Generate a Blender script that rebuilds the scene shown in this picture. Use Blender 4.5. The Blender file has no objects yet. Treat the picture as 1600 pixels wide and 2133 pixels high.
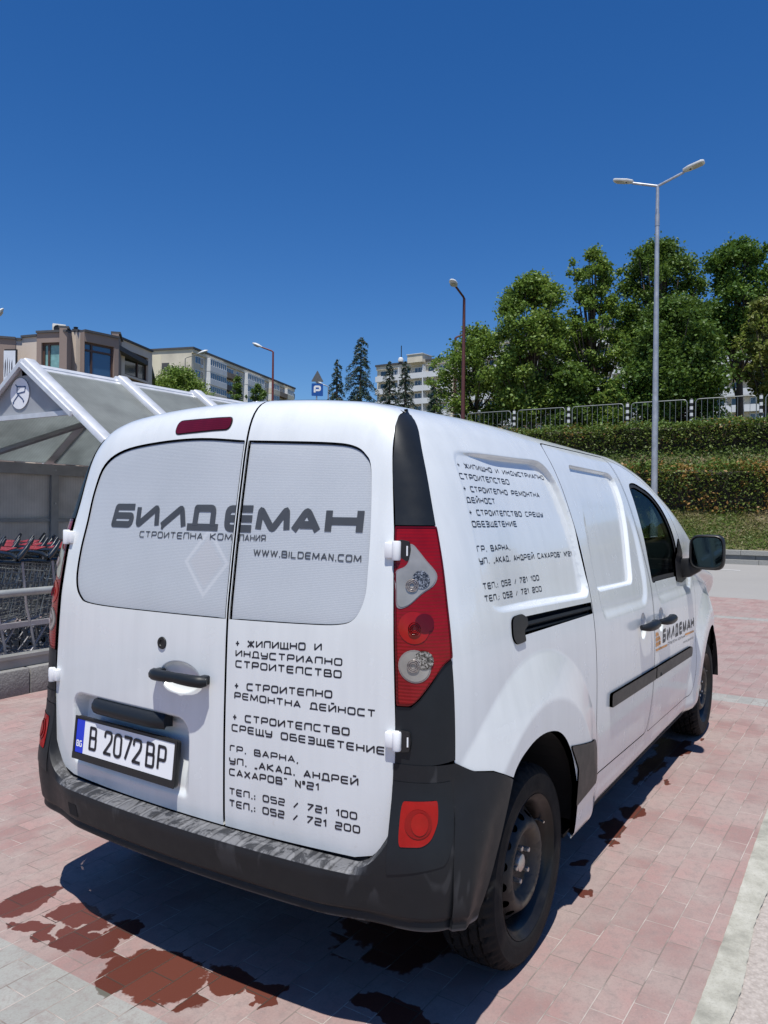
import bpy, bmesh, math, random

from mathutils import Vector, Matrix
import numpy as np
from mathutils.geometry import delaunay_2d_cdt
random.seed(4); RNG=np.random.default_rng(4)
scene=bpy.context.scene; COL=scene.collection
R=math.radians

# ------------------------------------------------------------------ camera, sky, sun, exposure
cam=bpy.data.cameras.new('camera'); co=bpy.data.objects.new('camera',cam); COL.objects.link(co)
YAW,PIT,ROL=R(32.1216),R(-.0728),R(.6023)
CP=Vector((-2.38814,-1.78728,1.45059))
fw=Vector((math.cos(YAW)*math.cos(PIT),math.sin(YAW)*math.cos(PIT),math.sin(PIT)))
rt=Vector((math.sin(YAW),-math.cos(YAW),0)); up=rt.cross(fw)
r2=rt*math.cos(ROL)+up*math.sin(ROL); u2=-rt*math.sin(ROL)+up*math.cos(ROL)
co.matrix_world=Matrix(((r2.x,u2.x,-fw.x,CP.x),(r2.y,u2.y,-fw.y,CP.y),(r2.z,u2.z,-fw.z,CP.z),(0,0,0,1)))
cam.sensor_fit='VERTICAL'; cam.sensor_height=24; cam.lens=24*1622.93/2133
cam.clip_start=.05; cam.clip_end=2000
scene.camera=co
SUN=Vector((-.30,-.135,1)).normalized()
w=bpy.data.worlds.new('World'); scene.world=w; w.use_nodes=True
nt=w.node_tree; bg=nt.nodes['Background']; sky=nt.nodes.new('ShaderNodeTexSky')
sky.sky_type='NISHITA'; sky.sun_disc=False; sky.sun_elevation=math.asin(SUN.z); sky.sun_rotation=math.atan2(SUN.x,SUN.y)
sky.air_density=1.0; sky.dust_density=.4; sky.ozone_density=6; sky.altitude=300
hs=nt.nodes.new('ShaderNodeHueSaturation'); hs.inputs['Saturation'].default_value=1.28; hs.inputs['Hue'].default_value=.508
nt.links.new(sky.outputs[0],hs.inputs['Color']); nt.links.new(hs.outputs[0],bg.inputs[0]); bg.inputs[1].default_value=.10
sl=bpy.data.lights.new('sun','SUN'); sl.energy=4.8; sl.angle=R(.55); sl.color=(1,.975,.915)
so=bpy.data.objects.new('sun',sl); COL.objects.link(so); so.rotation_euler=SUN.to_track_quat('Z','Y').to_euler(); so.location=(0,0,30)
vs=scene.view_settings; vs.view_transform='Standard'; vs.look='None'; vs.exposure=.16; vs.gamma=1; vs.use_curve_mapping=False

# ------------------------------------------------------------------ helpers: objects
def mesh(name,V,F,mat,parent=None,smooth=False,N=None,uv=None):
    me=bpy.data.meshes.new(name)
    V=np.asarray(V,dtype=np.float32); 
    if isinstance(F,np.ndarray):
        k=F.shape[1]; me.vertices.add(len(V)); me.vertices.foreach_set('co',V.ravel())
        me.loops.add(F.size); me.loops.foreach_set('vertex_index',F.astype(np.int32).ravel())
        me.polygons.add(len(F)); me.polygons.foreach_set('loop_start',np.arange(0,F.size,k,dtype=np.int32))
        me.update(calc_edges=True)
    else:
        me.from_pydata(V.tolist(),[],[list(f) for f in F])
    me.validate()
    if smooth or N is not None: me.polygons.foreach_set('use_smooth',[True]*len(me.polygons))
    if N is not None: me.normals_split_custom_set_from_vertices([tuple(n) for n in N])
    if isinstance(mat,(list,tuple)):
        for m in mat: me.materials.append(m)
    elif mat: me.materials.append(mat)
    o=bpy.data.objects.new(name,me); COL.objects.link(o)
    if parent: o.parent=parent
    return o
def thing(name,label,cat,loc=(0,0,0),rz=0,group=None):
    o=bpy.data.objects.new(name,None); COL.objects.link(o); o.location=loc; o.rotation_euler=(0,0,rz)
    o.empty_display_size=.2
    o['label']=label;o['category']=cat
    if group:o['group']=group
    return o
def tag(o,label,cat,group=None):
    o['label']=label;o['category']=cat
    if group:o['group']=group
    return o
def setting(o,kind='structure'): o['kind']=kind; return o
def dup(root,loc,rz=0,label=None,group=None,scale=None):
    def cp(o,par):
        c=o.copy(); COL.objects.link(c)
        if par: c.parent=par
        for ch in kids.get(o,[]): cp(ch,c)
        return c
    kids={}
    for o in list(COL.objects):
        if o.parent: kids.setdefault(o.parent,[]).append(o)
    r=cp(root,None); r.location=loc; r.rotation_euler=(0,0,rz)
    if scale: r.scale=(scale,)*3 if not isinstance(scale,tuple) else scale
    if label: r['label']=label
    if group: r['group']=group
    return r
class MB:
    "collects faces of one mesh"
    def __init__(s): s.V=[];s.F=[];s.n=0
    def add(s,V,F):
        s.V+= [tuple(v) for v in V]; s.F+=[tuple(i+s.n for i in f) for f in F]; s.n=len(s.V)
    def box(s,lo,hi,M=None):
        x0,y0,z0=lo;x1,y1,z1=hi
        V=[Vector(p) for p in((x0,y0,z0),(x1,y0,z0),(x1,y1,z0),(x0,y1,z0),(x0,y0,z1),(x1,y0,z1),(x1,y1,z1),(x0,y1,z1))]
        if M: V=[M@v for v in V]
        s.add(V,[(0,3,2,1),(4,5,6,7),(0,1,5,4),(1,2,6,5),(2,3,7,6),(3,0,4,7)])
    def tube(s,pts,r,n=6,caps=True,rr=None):
        pts=[Vector(p) for p in pts];V=[];F=[];m=len(pts);ref=None
        for i,p in enumerate(pts):
            d=(pts[min(i+1,m-1)]-pts[max(i-1,0)]).normalized()
            if ref is None: ref=d.orthogonal().normalized()
            ref=(ref-d*ref.dot(d)).normalized(); b=d.cross(ref)
            q=rr[i] if rr else r
            for k in range(n):
                a=2*math.pi*(k+.5)/n; V.append(p+ref*q*math.cos(a)+b*q*math.sin(a))
        for i in range(m-1):
            for k in range(n):
                k2=(k+1)%n; F.append((i*n+k,i*n+k2,(i+1)*n+k2,(i+1)*n+k))
        if caps: F.append(tuple(range(n-1,-1,-1)));F.append(tuple((m-1)*n+k for k in range(n)))
        s.add(V,F)
    def lathe(s,prof,n=32,M=None,close=False):
        "prof: (radius, height) about local Z"
        V=[];F=[];m=len(prof)
        for r,h in prof:
            for k in range(n):
                a=2*math.pi*k/n; V.append(Vector((r*math.cos(a),r*math.sin(a),h)))
        for i in range(m-1+(1 if close else 0)):
            j=(i+1)%m
            for k in range(n):
                k2=(k+1)%n; F.append((i*n+k,i*n+k2,j*n+k2,j*n+k))
        if M: V=[M@v for v in V]
        s.add(V,F)
    def prism(s,poly,lo,hi,M=None):
        "poly in local XY extruded along Z"
        n=len(poly);V=[Vector((x,y,lo)) for x,y in poly]+[Vector((x,y,hi)) for x,y in poly]
        if M: V=[M@v for v in V]
        s.add(V,[tuple(range(n-1,-1,-1)),tuple(range(n,2*n))]+[(i,(i+1)%n,n+(i+1)%n,n+i) for i in range(n)])
    def build(s,name,mat,parent=None,smooth=False,auto=None):
        o=mesh(name,s.V,s.F,mat,parent,smooth)
        if auto is not None:
            o.data.polygons.foreach_set('use_smooth',[True]*len(o.data.polygons)); 
            try: o.data.set_sharp_from_angle(angle=R(auto))
            except Exception: pass
        return o
def bevel(o,wd=.005,seg=2):
    bm=bmesh.new();bm.from_mesh(o.data)
    es=[e for e in bm.edges if len(e.link_faces)==2 and e.calc_face_angle(0)>.5]
    bmesh.ops.bevel(bm,geom=es,offset=wd,segments=seg,profile=.5,affect='EDGES');bm.to_mesh(o.data);bm.free()
    o.data.polygons.foreach_set('use_smooth',[True]*len(o.data.polygons))
    try:o.data.set_sharp_from_angle(angle=R(40))
    except Exception: pass
    return o

# ------------------------------------------------------------------ helpers: materials
def nn(t,typ,**k):
    n=t.nodes.new('ShaderNode'+typ)
    for a,b in k.items(): setattr(n,a,b)
    return n
def ramp(t,src,stops):
    n=nn(t,'ValToRGB');e=n.color_ramp.elements
    while len(e)<len(stops): e.new(.5)
    for i,(p,c) in enumerate(stops):
        e[i].position=p; e[i].color=(c,c,c,1) if not isinstance(c,tuple) else (*c,1)
    t.links.new(src,n.inputs[0]); return n.outputs[0]
def mix(t,fac,a,b,mode='MIX'):
    n=nn(t,'Mix',data_type='RGBA',blend_type=mode)
    for i,v in((0,fac),(6,a),(7,b)):
        if hasattr(v,'links'): t.links.new(v,n.inputs[i])
        elif i==0: n.inputs[0].default_value=v
        else: n.inputs[i].default_value=(*v,1)
    return n.outputs[2]
def mth(t,op,a,b=None,c=None):
    n=nn(t,'Math',operation=op)
    for i,v in enumerate((a,b,c)):
        if v is None: continue
        if hasattr(v,'links'): t.links.new(v,n.inputs[i])
        else: n.inputs[i].default_value=v
    return n.outputs[0]
def noise(t,vec,scale,detail=4,rough=.55,dist=0):
    n=nn(t,'TexNoise');n.inputs['Scale'].default_value=scale;n.inputs['Detail'].default_value=detail
    n.inputs['Roughness'].default_value=rough;n.inputs['Distortion'].default_value=dist
    if vec is not None:t.links.new(vec,n.inputs['Vector'])
    return n.outputs[0]
def coord(t,kind='Object',scale=None,loc=None,rot=None):
    o=nn(t,'TexCoord').outputs[kind]
    if scale or loc or rot:
        m=nn(t,'Mapping');t.links.new(o,m.inputs[0])
        if scale:m.inputs['Scale'].default_value=scale
        if loc:m.inputs['Location'].default_value=loc
        if rot:m.inputs['Rotation'].default_value=rot
        o=m.outputs[0]
    return o
def bump(t,h,strength=.3,dist=.01,prev=None):
    n=nn(t,'Bump');n.inputs['Strength'].default_value=strength;n.inputs['Distance'].default_value=dist
    t.links.new(h,n.inputs['Height'])
    if prev: t.links.new(prev,n.inputs['Normal'])
    return n.outputs[0]
def new(name):
    m=bpy.data.materials.new(name);m.use_nodes=True
    return m,m.node_tree,m.node_tree.nodes['Principled BSDF']
def put(t,b,**k):
    names=dict(col='Base Color',rough='Roughness',metal='Metallic',nrm='Normal',coat='Coat Weight',coatr='Coat Roughness',spec='Specular IOR Level',trans='Transmission Weight',alpha='Alpha',ior='IOR',em='Emission Color',ems='Emission Strength',sub='Subsurface Weight')
    for a,v in k.items():
        i=b.inputs[names[a]]
        if hasattr(v,'links'): t.links.new(v,i)
        elif isinstance(v,tuple): i.default_value=(*v,1)
        else: i.default_value=v
def simple(name,col,rough=.5,metal=0,var=.12,scale=6,bmp=0,bscale=60,coat=0,spec=.5):
    "one colour with a little uneven tone and roughness"
    m,t,b=new(name);c=coord(t)
    n=noise(t,c,scale,5)
    lo=tuple(x*(1-var) for x in col);hi=tuple(min(1,x*(1+var)) for x in col)
    put(t,b,col=ramp(t,n,[(.3,lo),(.7,hi)]),rough=ramp(t,noise(t,c,scale*2.3,3),[(.3,max(0,rough-.07)),(.7,min(1,rough+.07))]),metal=metal,coat=coat,spec=spec)
    if bmp: put(t,b,nrm=bump(t,noise(t,c,bscale,4),bmp,.004))
    return m

def pchip(xs,ys):
    xs=np.array(xs,float);ys=np.array(ys,float);h=np.diff(xs);d=np.diff(ys)/h
    m=np.zeros_like(ys);
    for i in range(1,len(xs)-1):
        if d[i-1]*d[i]>0:
            w1=2*h[i]+h[i-1];w2=h[i]+2*h[i-1];m[i]=(w1+w2)/(w1/d[i-1]+w2/d[i])
    m[0]=d[0];m[-1]=d[-1]
    def f(x):
        x=np.clip(np.asarray(x,float),xs[0],xs[-1]);i=np.clip(np.searchsorted(xs,x)-1,0,len(xs)-2)
        t=(x-xs[i])/h[i];a=ys[i];b=ys[i+1];p=m[i]*h[i];q=m[i+1]*h[i]
        return a+p*t+(3*(b-a)-2*p-q)*t*t+(2*(a-b)+p+q)*t**3
    return f
SEC=[(.800,.262),(.846,.285),(.866,.38),(.879,.52),(.886,.70),(.885,.88),(.876,1.02),(.862,1.12),(.843,1.21),(.818,1.32),(.779,1.45),(.735,1.57),(.69,1.66),(.655,1.71),(.60,1.75),(.52,1.774),(.4,1.789),(.2,1.802),(0,1.806)]
def _sec():
    p=np.array(SEC);l=np.r_[0,np.cumsum(np.hypot(*np.diff(p,axis=0).T))]
    # catmull-rom
    T=np.linspace(0,l[-1],1201);m=np.gradient(p,l,axis=0)
    i=np.clip(np.searchsorted(l,T)-1,0,len(l)-2);h=(l[i+1]-l[i])[:,None];t=((T-l[i])/(l[i+1]-l[i]))[:,None]
    a,b,q,r=p[i],p[i+1],m[i]*h,m[i+1]*h
    c=a+q*t+(3*(b-a)-2*q-r)*t*t+(2*(a-b)+q+r)*t**3
    return T,c[:,0],np.maximum.accumulate(c[:,1])
SV,SY,SZ=_sec();SL=SV[-1]
Hf=pchip([-.6,-.3,.2,.8,1.4,1.7,1.95,2.28,2.55,2.75,2.85,3.2,3.5,3.7,3.8,3.86],[1.80,1.812,1.82,1.81,1.80,1.795,1.755,1.62,1.43,1.255,1.165,1.085,.995,.87,.74,.6])
Bf=pchip([-1,2.4,2.75,3.2,3.5,3.7,3.86],[1.08,1.08,1.05,.98,.89,.77,.5])
Pf=pchip([-1,1.5,2.75,3.2,4],[0,0,.2,.25,.25])
Wf=pchip([-.62,-.57,-.52,-.46,-.38,-.25,2.4,2.8,3.2,3.5,3.7,3.8,3.86],[.91,.943,.966,.984,.995,1,1,.99,.965,.91,.82,.72,.6])
def sst(t): t=np.clip(t,0,1); return t*t*(3-2*t)
def side0(x,v):
    Y=np.interp(v,SV,SY);Z=np.interp(v,SV,SZ);zb=Bf(x)
    z=np.where(Z<1.08,.262+(Z-.262)*(zb-.262)/.818,zb+(Z-1.08)*(Hf(x)-zb)/.726)
    y=Y*(1+Pf(x)*sst((Z-1.08)/.6))*Wf(x)
    return np.stack([x+0*z,-y,z],-1)
def v_of(x,z):
    zb=Bf(x);Z=np.where(z<zb,.262+(z-.262)*.818/(zb-.262),1.08+(z-zb)*.726/(Hf(x)-zb))
    return np.interp(Z,SZ+np.arange(len(SZ))*1e-9,SV)
RP=[(-.63,.26),(-.655,.44),(-.664,.55),(-.666,.75),(-.663,.95),(-.657,1.12),(-.643,1.25),(-.626,1.38),(-.603,1.53),(-.579,1.667),(-.565,1.715),(-.543,1.757),(-.515,1.785),(-.48,1.80),(-.43,1.807)]
_rl=np.r_[0,np.cumsum(np.hypot(*np.diff(np.array(RP),axis=0).T))]
_rx=pchip(_rl,[p[0] for p in RP]);_rz=pchip(_rl,[p[1] for p in RP])
RV=np.linspace(0,_rl[-1],600);RX=_rx(RV);RZ=_rz(RV)
def roofz(y):
    k=SZ>1.5;return np.interp(np.abs(y),SY[k][::-1],SZ[k][::-1])
def rear0(y,v):
    x=np.interp(v,RV,RX);z=np.interp(v,RV,RZ)
    dz=(1.806-roofz(y))*sst((z-1.25)/.5)
    return np.stack([x+.087*y*y,y+0*x,z-dz],-1)
def hit(fun,px,s0,cam,it=40):
    O,d=cam;d=d/np.linalg.norm(d)
    e1=np.cross(d,[0,0,1]);e1/=np.linalg.norm(e1);e2=np.cross(d,e1)
    s=np.array(s0,float)
    def F(s):
        q=fun(s[0],s[1])-O;return np.array([q@e1,q@e2])
    for _ in range(it):
        f=F(s);J=np.stack([(F(s+[1e-4,0])-f)/1e-4,(F(s+[0,1e-4])-f)/1e-4],1)
        st=np.linalg.solve(J,-f);n=np.abs(st).max();s=s+st*min(1,.1/n)
    return s,fun(s[0],s[1])
YA=pchip([.2,.5,.9,1.15,1.4,1.54,1.67,1.74],[.70,.713,.718,.707,.684,.66,.64,.612])
XB=pchip([.2,.78,1.02,1.3,1.418,1.607,1.71,1.77],[-.535,-.533,-.532,-.513,-.502,-.465,-.41,-.36])
_yt=np.linspace(0,.72,60)
def rv_of(y,z):
    y=np.abs(np.asarray(y,float));z=np.asarray(z,float)
    dz0=1.806-roofz(y)
    v=np.interp(z,RZ+np.arange(len(RZ))*1e-9,RV)
    for _ in range(25):
        zz=np.interp(v,RV,RZ);v=np.interp(z+dz0*sst((zz-1.25)/.5),RZ+np.arange(len(RZ))*1e-9,RV)
    return v
_zt=np.linspace(.2,1.80,321)
_A=rear0(-YA(_zt),rv_of(YA(_zt),_zt));_xb=XB(_zt)
_B=side0(_xb,v_of(_xb,_zt))
_e=1e-3
_tA=_A-rear0(-YA(_zt)+_e,rv_of(YA(_zt)-_e,_zt));_tA[:,2]=0;_tA/=np.linalg.norm(_tA,axis=1)[:,None]
_tB=side0(_xb+_e,v_of(_xb+_e,_zt))-_B;_tB[:,2]=0;_tB/=np.linalg.norm(_tB,axis=1)[:,None]
def _tab(a,z): return np.stack([np.interp(z,_zt,a[:,k]) for k in range(a.shape[1])],-1)
def corner0(t,z):
    t=np.asarray(t,float)[...,None];z=np.asarray(z,float)
    A=_tab(_A,z);B=_tab(_B,z);ch=np.linalg.norm(B-A,axis=-1)[...,None]*.38
    C1=A+_tab(_tA,z)*ch;C2=B-_tab(_tB,z)*ch
    P=A*(1-t)**3+3*C1*t*(1-t)**2+3*C2*t*t*(1-t)+B*t**3
    return np.concatenate([P[...,:2],z[...,None]+0*P[...,:1]],-1)
# ------------------------------------------------------------------ helpers: curved panels
def pip(P,poly):
    x,y=P[:,0],P[:,1];c=np.zeros(len(P),bool);n=len(poly)
    for i in range(n):
        (x1,y1),(x2,y2)=poly[i],poly[(i+1)%n]
        if y1==y2: continue
        c^=((y1>y)!=(y2>y))&(x<(x2-x1)*(y-y1)/(y2-y1)+x1)
    return c
def sdf(x,y,poly):
    "signed distance, positive inside"
    P=np.stack([np.ravel(x),np.ravel(y)],1);d=np.full(len(P),1e9);n=len(poly)
    for i in range(n):
        a=np.array(poly[i]);b=np.array(poly[(i+1)%n]);e=b-a;L=e@e
        if L<1e-12: continue
        t=np.clip(((P-a)@e)/L,0,1);d=np.minimum(d,np.hypot(*(P-a-t[:,None]*e).T))
    return np.where(pip(P,poly),d,-d).reshape(np.shape(x))
def rpoly(pts,rad,n=6):
    "polygon with rounded corners"
    out=[];m=len(pts)
    for i in range(m):
        p=np.array(pts[i],float);a=np.array(pts[i-1],float);b=np.array(pts[(i+1)%m],float)
        r=rad[i] if isinstance(rad,(list,tuple)) else rad
        da,db=a-p,b-p;la,lb=np.hypot(*da),np.hypot(*db)
        r=min(r,la*.49,lb*.49)
        if r<1e-4: out.append(tuple(p));continue
        s=p+da/la*r;e=p+db/lb*r
        for k in range(n+1):
            t=k/n;out.append(tuple((1-t)**2*s+2*t*(1-t)*p+t*t*e))
    return out
def spl(pts,n=6,closed=False):
    "Catmull-Rom through pts"
    p=[np.array(q,float) for q in pts];m=len(p);out=[]
    for i in range(m if closed else m-1):
        a,b,c,d=(p[(i-1)%m],p[i],p[(i+1)%m],p[(i+2)%m]) if closed else (p[max(i-1,0)],p[i],p[i+1],p[min(i+2,m-1)])
        for k in range(n):
            t=k/n;out.append(tuple(.5*((2*b)+(c-a)*t+(2*a-5*b+4*c-d)*t*t+(3*b-a-3*c+d)*t**3)))
    if not closed: out.append(tuple(p[-1]))
    return out
def resamp(poly,h):
    out=[];n=len(poly)
    for i in range(n):
        a=np.array(poly[i]);b=np.array(poly[(i+1)%n]);L=np.hypot(*(b-a));k=max(1,int(round(L/h)))
        if L<1e-6: continue
        for j in range(k): out.append(tuple(a+(b-a)*j/k))
    return out
def normals(fun,u,v,side):
    e=.0012
    a=fun(u+e,v)-fun(u-e,v);b=fun(u,v+e)-fun(u,v-e)
    n=np.cross(a,b);l=np.linalg.norm(n,axis=1)[:,None];n=n/np.maximum(l,1e-12)
    return n*side
def patch(name,fun,outer,mat,parent,holes=(),h=.02,thick=.012,side=1,off=0,extra=(),rimmat=None,fine=()):
    "panel: outline in (u,v), triangulated, mapped by fun, rims turned inwards"
    loops=[resamp(outer,h)]+[resamp(q,h) for q in holes]
    O=np.array(loops[0]);lo=O.min(0);hi=O.max(0)
    gx=np.arange(lo[0]+h*.37,hi[0],h);gy=np.arange(lo[1]+h*.37,hi[1],h)
    G=np.stack(np.meshgrid(gx,gy),-1).reshape(-1,2)
    for (x0,x1,y0,y1,hh) in fine:
        k=(G[:,0]>x0)&(G[:,0]<x1)&(G[:,1]>y0)&(G[:,1]<y1)
        g2=np.stack(np.meshgrid(np.arange(x0,x1,hh),np.arange(y0,y1,hh)),-1).reshape(-1,2)
        G=np.concatenate([G[~k],g2])
    E=np.array([p for q in extra for p in resamp(q,h*.45 if not fine else min(f_[4] for f_ in fine)*1.0)]) if len(extra) else np.zeros((0,2))
    if len(E):
        eh=h*.4 if not fine else min(f_[4] for f_ in fine)*.62
        kk=np.ones(len(G),bool)
        near=(G[:,0]>E[:,0].min()-h)&(G[:,0]<E[:,0].max()+h)&(G[:,1]>E[:,1].min()-h)&(G[:,1]<E[:,1].max()+h)
        ii=np.where(near)[0]
        for s in range(0,len(ii),1500):
            g=G[ii[s:s+1500]];kk[ii[s:s+1500]]=(((g[:,None]-E[None])**2).sum(-1).min(1)>eh**2)
        G=np.concatenate([G[kk],E])
    keep=pip(G,loops[0])
    for q in loops[1:]: keep&=~pip(G,q)
    G=G[keep]
    bd=np.array([p for q in loops for p in q])
    kk=np.ones(len(G),bool)
    for s in range(0,len(G),4000):
        g=G[s:s+4000];kk[s:s+4000]=(((g[:,None]-bd[None])**2).sum(-1).min(1)>(h*.42)**2)
    G=G[kk]
    pts=[Vector(p) for p in bd]+[Vector(p) for p in G]
    edges=[];s=0
    for q in loops:
        n=len(q);edges+=[(s+i,s+(i+1)%n) for i in range(n)];s+=n
    vs,_,fs,_,_,_=delaunay_2d_cdt(pts,edges,[],0,1e-7)
    UV=np.array([(p.x,p.y) for p in vs]);T=np.array([f for f in fs if len(f)==3],dtype=np.int64)
    c=UV[T].mean(1);k=pip(c,loops[0])
    for q in loops[1:]: k&=~pip(c,q)
    T=T[k]
    P=fun(UV[:,0],UV[:,1]);N=normals(fun,UV[:,0],UV[:,1],side)
    P=P+N*off
    # orient triangles with N
    fn=np.cross(P[T[:,1]]-P[T[:,0]],P[T[:,2]]-P[T[:,0]]);fl=(fn*N[T[:,0]]).sum(1)<0
    T[fl]=T[fl][:,::-1]
    V=[P];NN=[N];F=[T];base=len(P)
    if thick:
        for q in loops:
            L=np.array(q);Pq=fun(L[:,0],L[:,1]);Nq=normals(fun,L[:,0],L[:,1],side);Pq=Pq+Nq*off
            Q=Pq-Nq*thick;n=len(q)
            t=np.roll(Pq,-1,0)-np.roll(Pq,1,0);o=np.cross(t,Nq);o/=np.maximum(np.linalg.norm(o,axis=1)[:,None],1e-9)
            inner=fun(L[:,0],L[:,1])
            # outward test: step in uv
            V+= [Pq,Q];NN+=[o,o];i=np.arange(n);j=(i+1)%n
            f=np.concatenate([np.stack([base+i,base+j,base+n+j],1),np.stack([base+i,base+n+j,base+n+i],1)])
            F.append(f);base+=2*n
    V=np.concatenate(V);NN=np.concatenate(NN);F=np.concatenate(F)
    return mesh(name,V,F,mat,parent,N=NN)

# ------------------------------------------------------------------ helpers: stroke lettering
def round_line(p,r,closed=False,n=4):
    p=[np.array(q,float) for q in p];m=len(p);out=[]
    for i in range(m):
        if not closed and i in(0,m-1): out.append(p[i]);continue
        a,b,c=p[i-1],p[i],p[(i+1)%m];la,lc=np.hypot(*(a-b)),np.hypot(*(c-b));q=min(r,la*.48,lc*.48)
        s=b+(a-b)/la*q;e=b+(c-b)/lc*q
        for k in range(n+1):
            t=k/n;out.append((1-t)**2*s+2*t*(1-t)*b+t*t*e)
    return out
S0=[(0,0),(0,1),(1,1),(1,0)]
GL={'С':(1,[([(1,1),(0,1),(0,0),(1,0)],.3)]),'Т':(1,[([(0,1),(1,1)],0),([(.5,1),(.5,0)],0)]),
'Р':(1,[([(0,0),(0,1),(1,1),(1,.4),(0,.4)],.25)]),'О':(1,[([(0,0),(0,1),(1,1),(1,0),(0,0)],.3,1)]),
'И':(1,[([(0,1),(0,0),(1,1),(1,0)],.16)]),'Е':(1,[([(1,1),(0,1),(0,0),(1,0)],.3),([(.02,.5),(.96,.5)],0)]),
'Л':(1,[([(0,0),(0,1),(1,1),(1,0)],[.3,.04])]),'П':(1,[([(0,0),(0,1),(1,1),(1,0)],.03)]),'Н':(1,[([(0,1),(0,0)],0),([(1,1),(1,0)],0),([(0,.5),(1,.5)],0)]),
'В':(1,[([(.02,.5),(.9,.5),(.9,1),(0,1),(0,0),(1,0),(1,.5),(.8,.5)],.16)]),
'Ж':(1.15,[([(.5,1),(.5,0)],0),([(0,1),(1,0)],0),([(0,0),(1,1)],0)]),
'Щ':(1.2,[([(0,1),(0,0),(.95,0),(.95,1)],.04),([(.47,1),(.47,0)],0),([(.9,0),(1.06,0),(1.06,-.18)],.03)]),
'Ш':(1.2,[([(0,1),(0,0),(1,0),(1,1)],.04),([(.5,1),(.5,0)],0)]),
'Д':(1.05,[([(.14,.02),(.14,1),(.9,1),(.9,.02)],.3),([(0,-.13),(0,.02),(1.04,.02),(1.04,-.13)],.03)]),
'У':(1,[([(0,1),(0,.42),(1,.42)],.3),([(1,1),(1,0),(.05,0)],.3)]),
'А':(1,[([(0,0),(.5,1),(1,0)],.06),([(.2,.3),(.8,.3)],0)]),'М':(1.2,[([(0,0),(.06,1),(.5,.15),(.94,1),(1,0)],.08)]),
'Й':(1,[([(0,1),(0,0),(1,1),(1,0)],.16),([(.28,1.32),(.78,1.32)],0)]),
'Б':(1,[([(.95,1),(0,1),(0,0),(1,0),(1,.52),(.03,.52)],.2)]),
'З':(.95,[([(0,1),(1,1),(1,0),(0,0)],.25),([(.1,.5),(.98,.5)],0)]),'Г':(.8,[([(0,0),(0,1),(1,1)],.3)]),
'К':(1,[([(0,1),(0,0)],0),([(.95,1),(.06,.5),(1,0)],.05)]),'Х':(1,[([(0,1),(1,0)],0),([(0,0),(1,1)],0)]),
'Я':(1,[([(1,0),(1,1),(0,1),(0,.4),(1,.4)],.25),([(.5,.4),(0,0)],0)]),
'N':(.75,[([(0,0),(0,1),(1,0),(1,1)],.02)]),'°':(.3,[([(0,.62),(0,1),(1,1),(1,.62),(0,.62)],.3,1)]),
'0':(1,[([(0,0),(0,1),(1,1),(1,0),(0,0)],.3,1)]),'1':(.4,[([(0,.74),(.9,1),(.9,0)],.03)]),
'2':(1,[([(0,1),(1,1),(1,.5),(0,.5),(0,0),(1,0)],.18)]),'5':(1,[([(1,1),(0,1),(0,.53),(1,.53),(1,0),(0,0)],.12)]),
'7':(.95,[([(0,1),(1,1),(.1,0)],.05)]),'+':(.62,[([(0,.5),(1,.5)],0),([(.5,.10),(.5,.90)],0)]),
'.':(.12,[([(0,0),(1,.0)],0)]),':':(.12,[([(0,.05),(1,.05)],0),([(0,.55),(1,.55)],0)]),',':(.12,[([(1,.1),(0,-.2)],0)]),
'/':(.9,[([(.1,0),(.9,.85)],0)]),'„':(.35,[([(.3,.1),(.1,-.2)],0),([(1,.1),(.8,-.2)],0)]),'“':(.35,[([(.1,.85),(.3,1.1)],0),([(.8,.85),(1,1.1)],0)]),
'W':(1.35,[([(0,1),(.25,0),(.5,.9),(.75,0),(1,1)],.05)]),'I':(.05,[([(.5,1),(.5,0)],0)]),'L':(.9,[([(0,1),(0,0),(1,0)],.1)]),
'D':(1,[([(0,0),(0,1),(1,1),(1,0),(-.05,0)],[.02,.38,.38])]),'G':(1,[([(1,1),(0,1),(0,0),(1,0),(1,.5),(.6,.5)],.3)]),' ':(.75,[]),
'p2':(1,[([(0,.72),(0,1),(1,1),(1,.62),(0,.0),(1.03,0)],[.45,.45,.35,.03])]),'p0':(1,[([(0,0),(0,1),(1,1),(1,0),(0,0)],.5,1)]),'p7':(1,[([(0,1),(1,1),(.3,0)],.03)]),
'pB':(1,[([(.02,.53),(.93,.53),(.93,1),(0,1),(0,0),(1,0),(1,.53),(.8,.53)],[.25,.25,.02,.02,.25,.25]),]),'pP':(1,[([(0,0),(0,1),(1,1),(1,.42),(0,.42)],[.02,.3,.3])])}
for a,b in zip('BECMAOPT','ВЕСМАОРТ'): GL.setdefault(a,GL[b])
def glyph_strokes(ch,gw,W,H,slant=0):
    out=[]
    for s in GL[ch][1]:
        p,r=s[0],s[1];cl=len(s)>2
        q=[(x*W+slant*y*H,y*H) for x,y in p]
        if cl: q=q[:-1]
        sc=min(W,H) if isinstance(r,(int,float)) else min(W,H)
        if isinstance(r,list):
            pl=[np.array(a,float) for a in q];o=[pl[0]]
            for i in range(1,len(pl)-1):
                o+=round_line([pl[i-1],pl[i],pl[i+1]],r[i-1]*sc)[1:-1]
            o.append(pl[-1]);q=o
        else: q=round_line(q,r*sc,cl,5) if r else [np.array(a,float) for a in q]
        out.append((q,cl))
    return out
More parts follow.
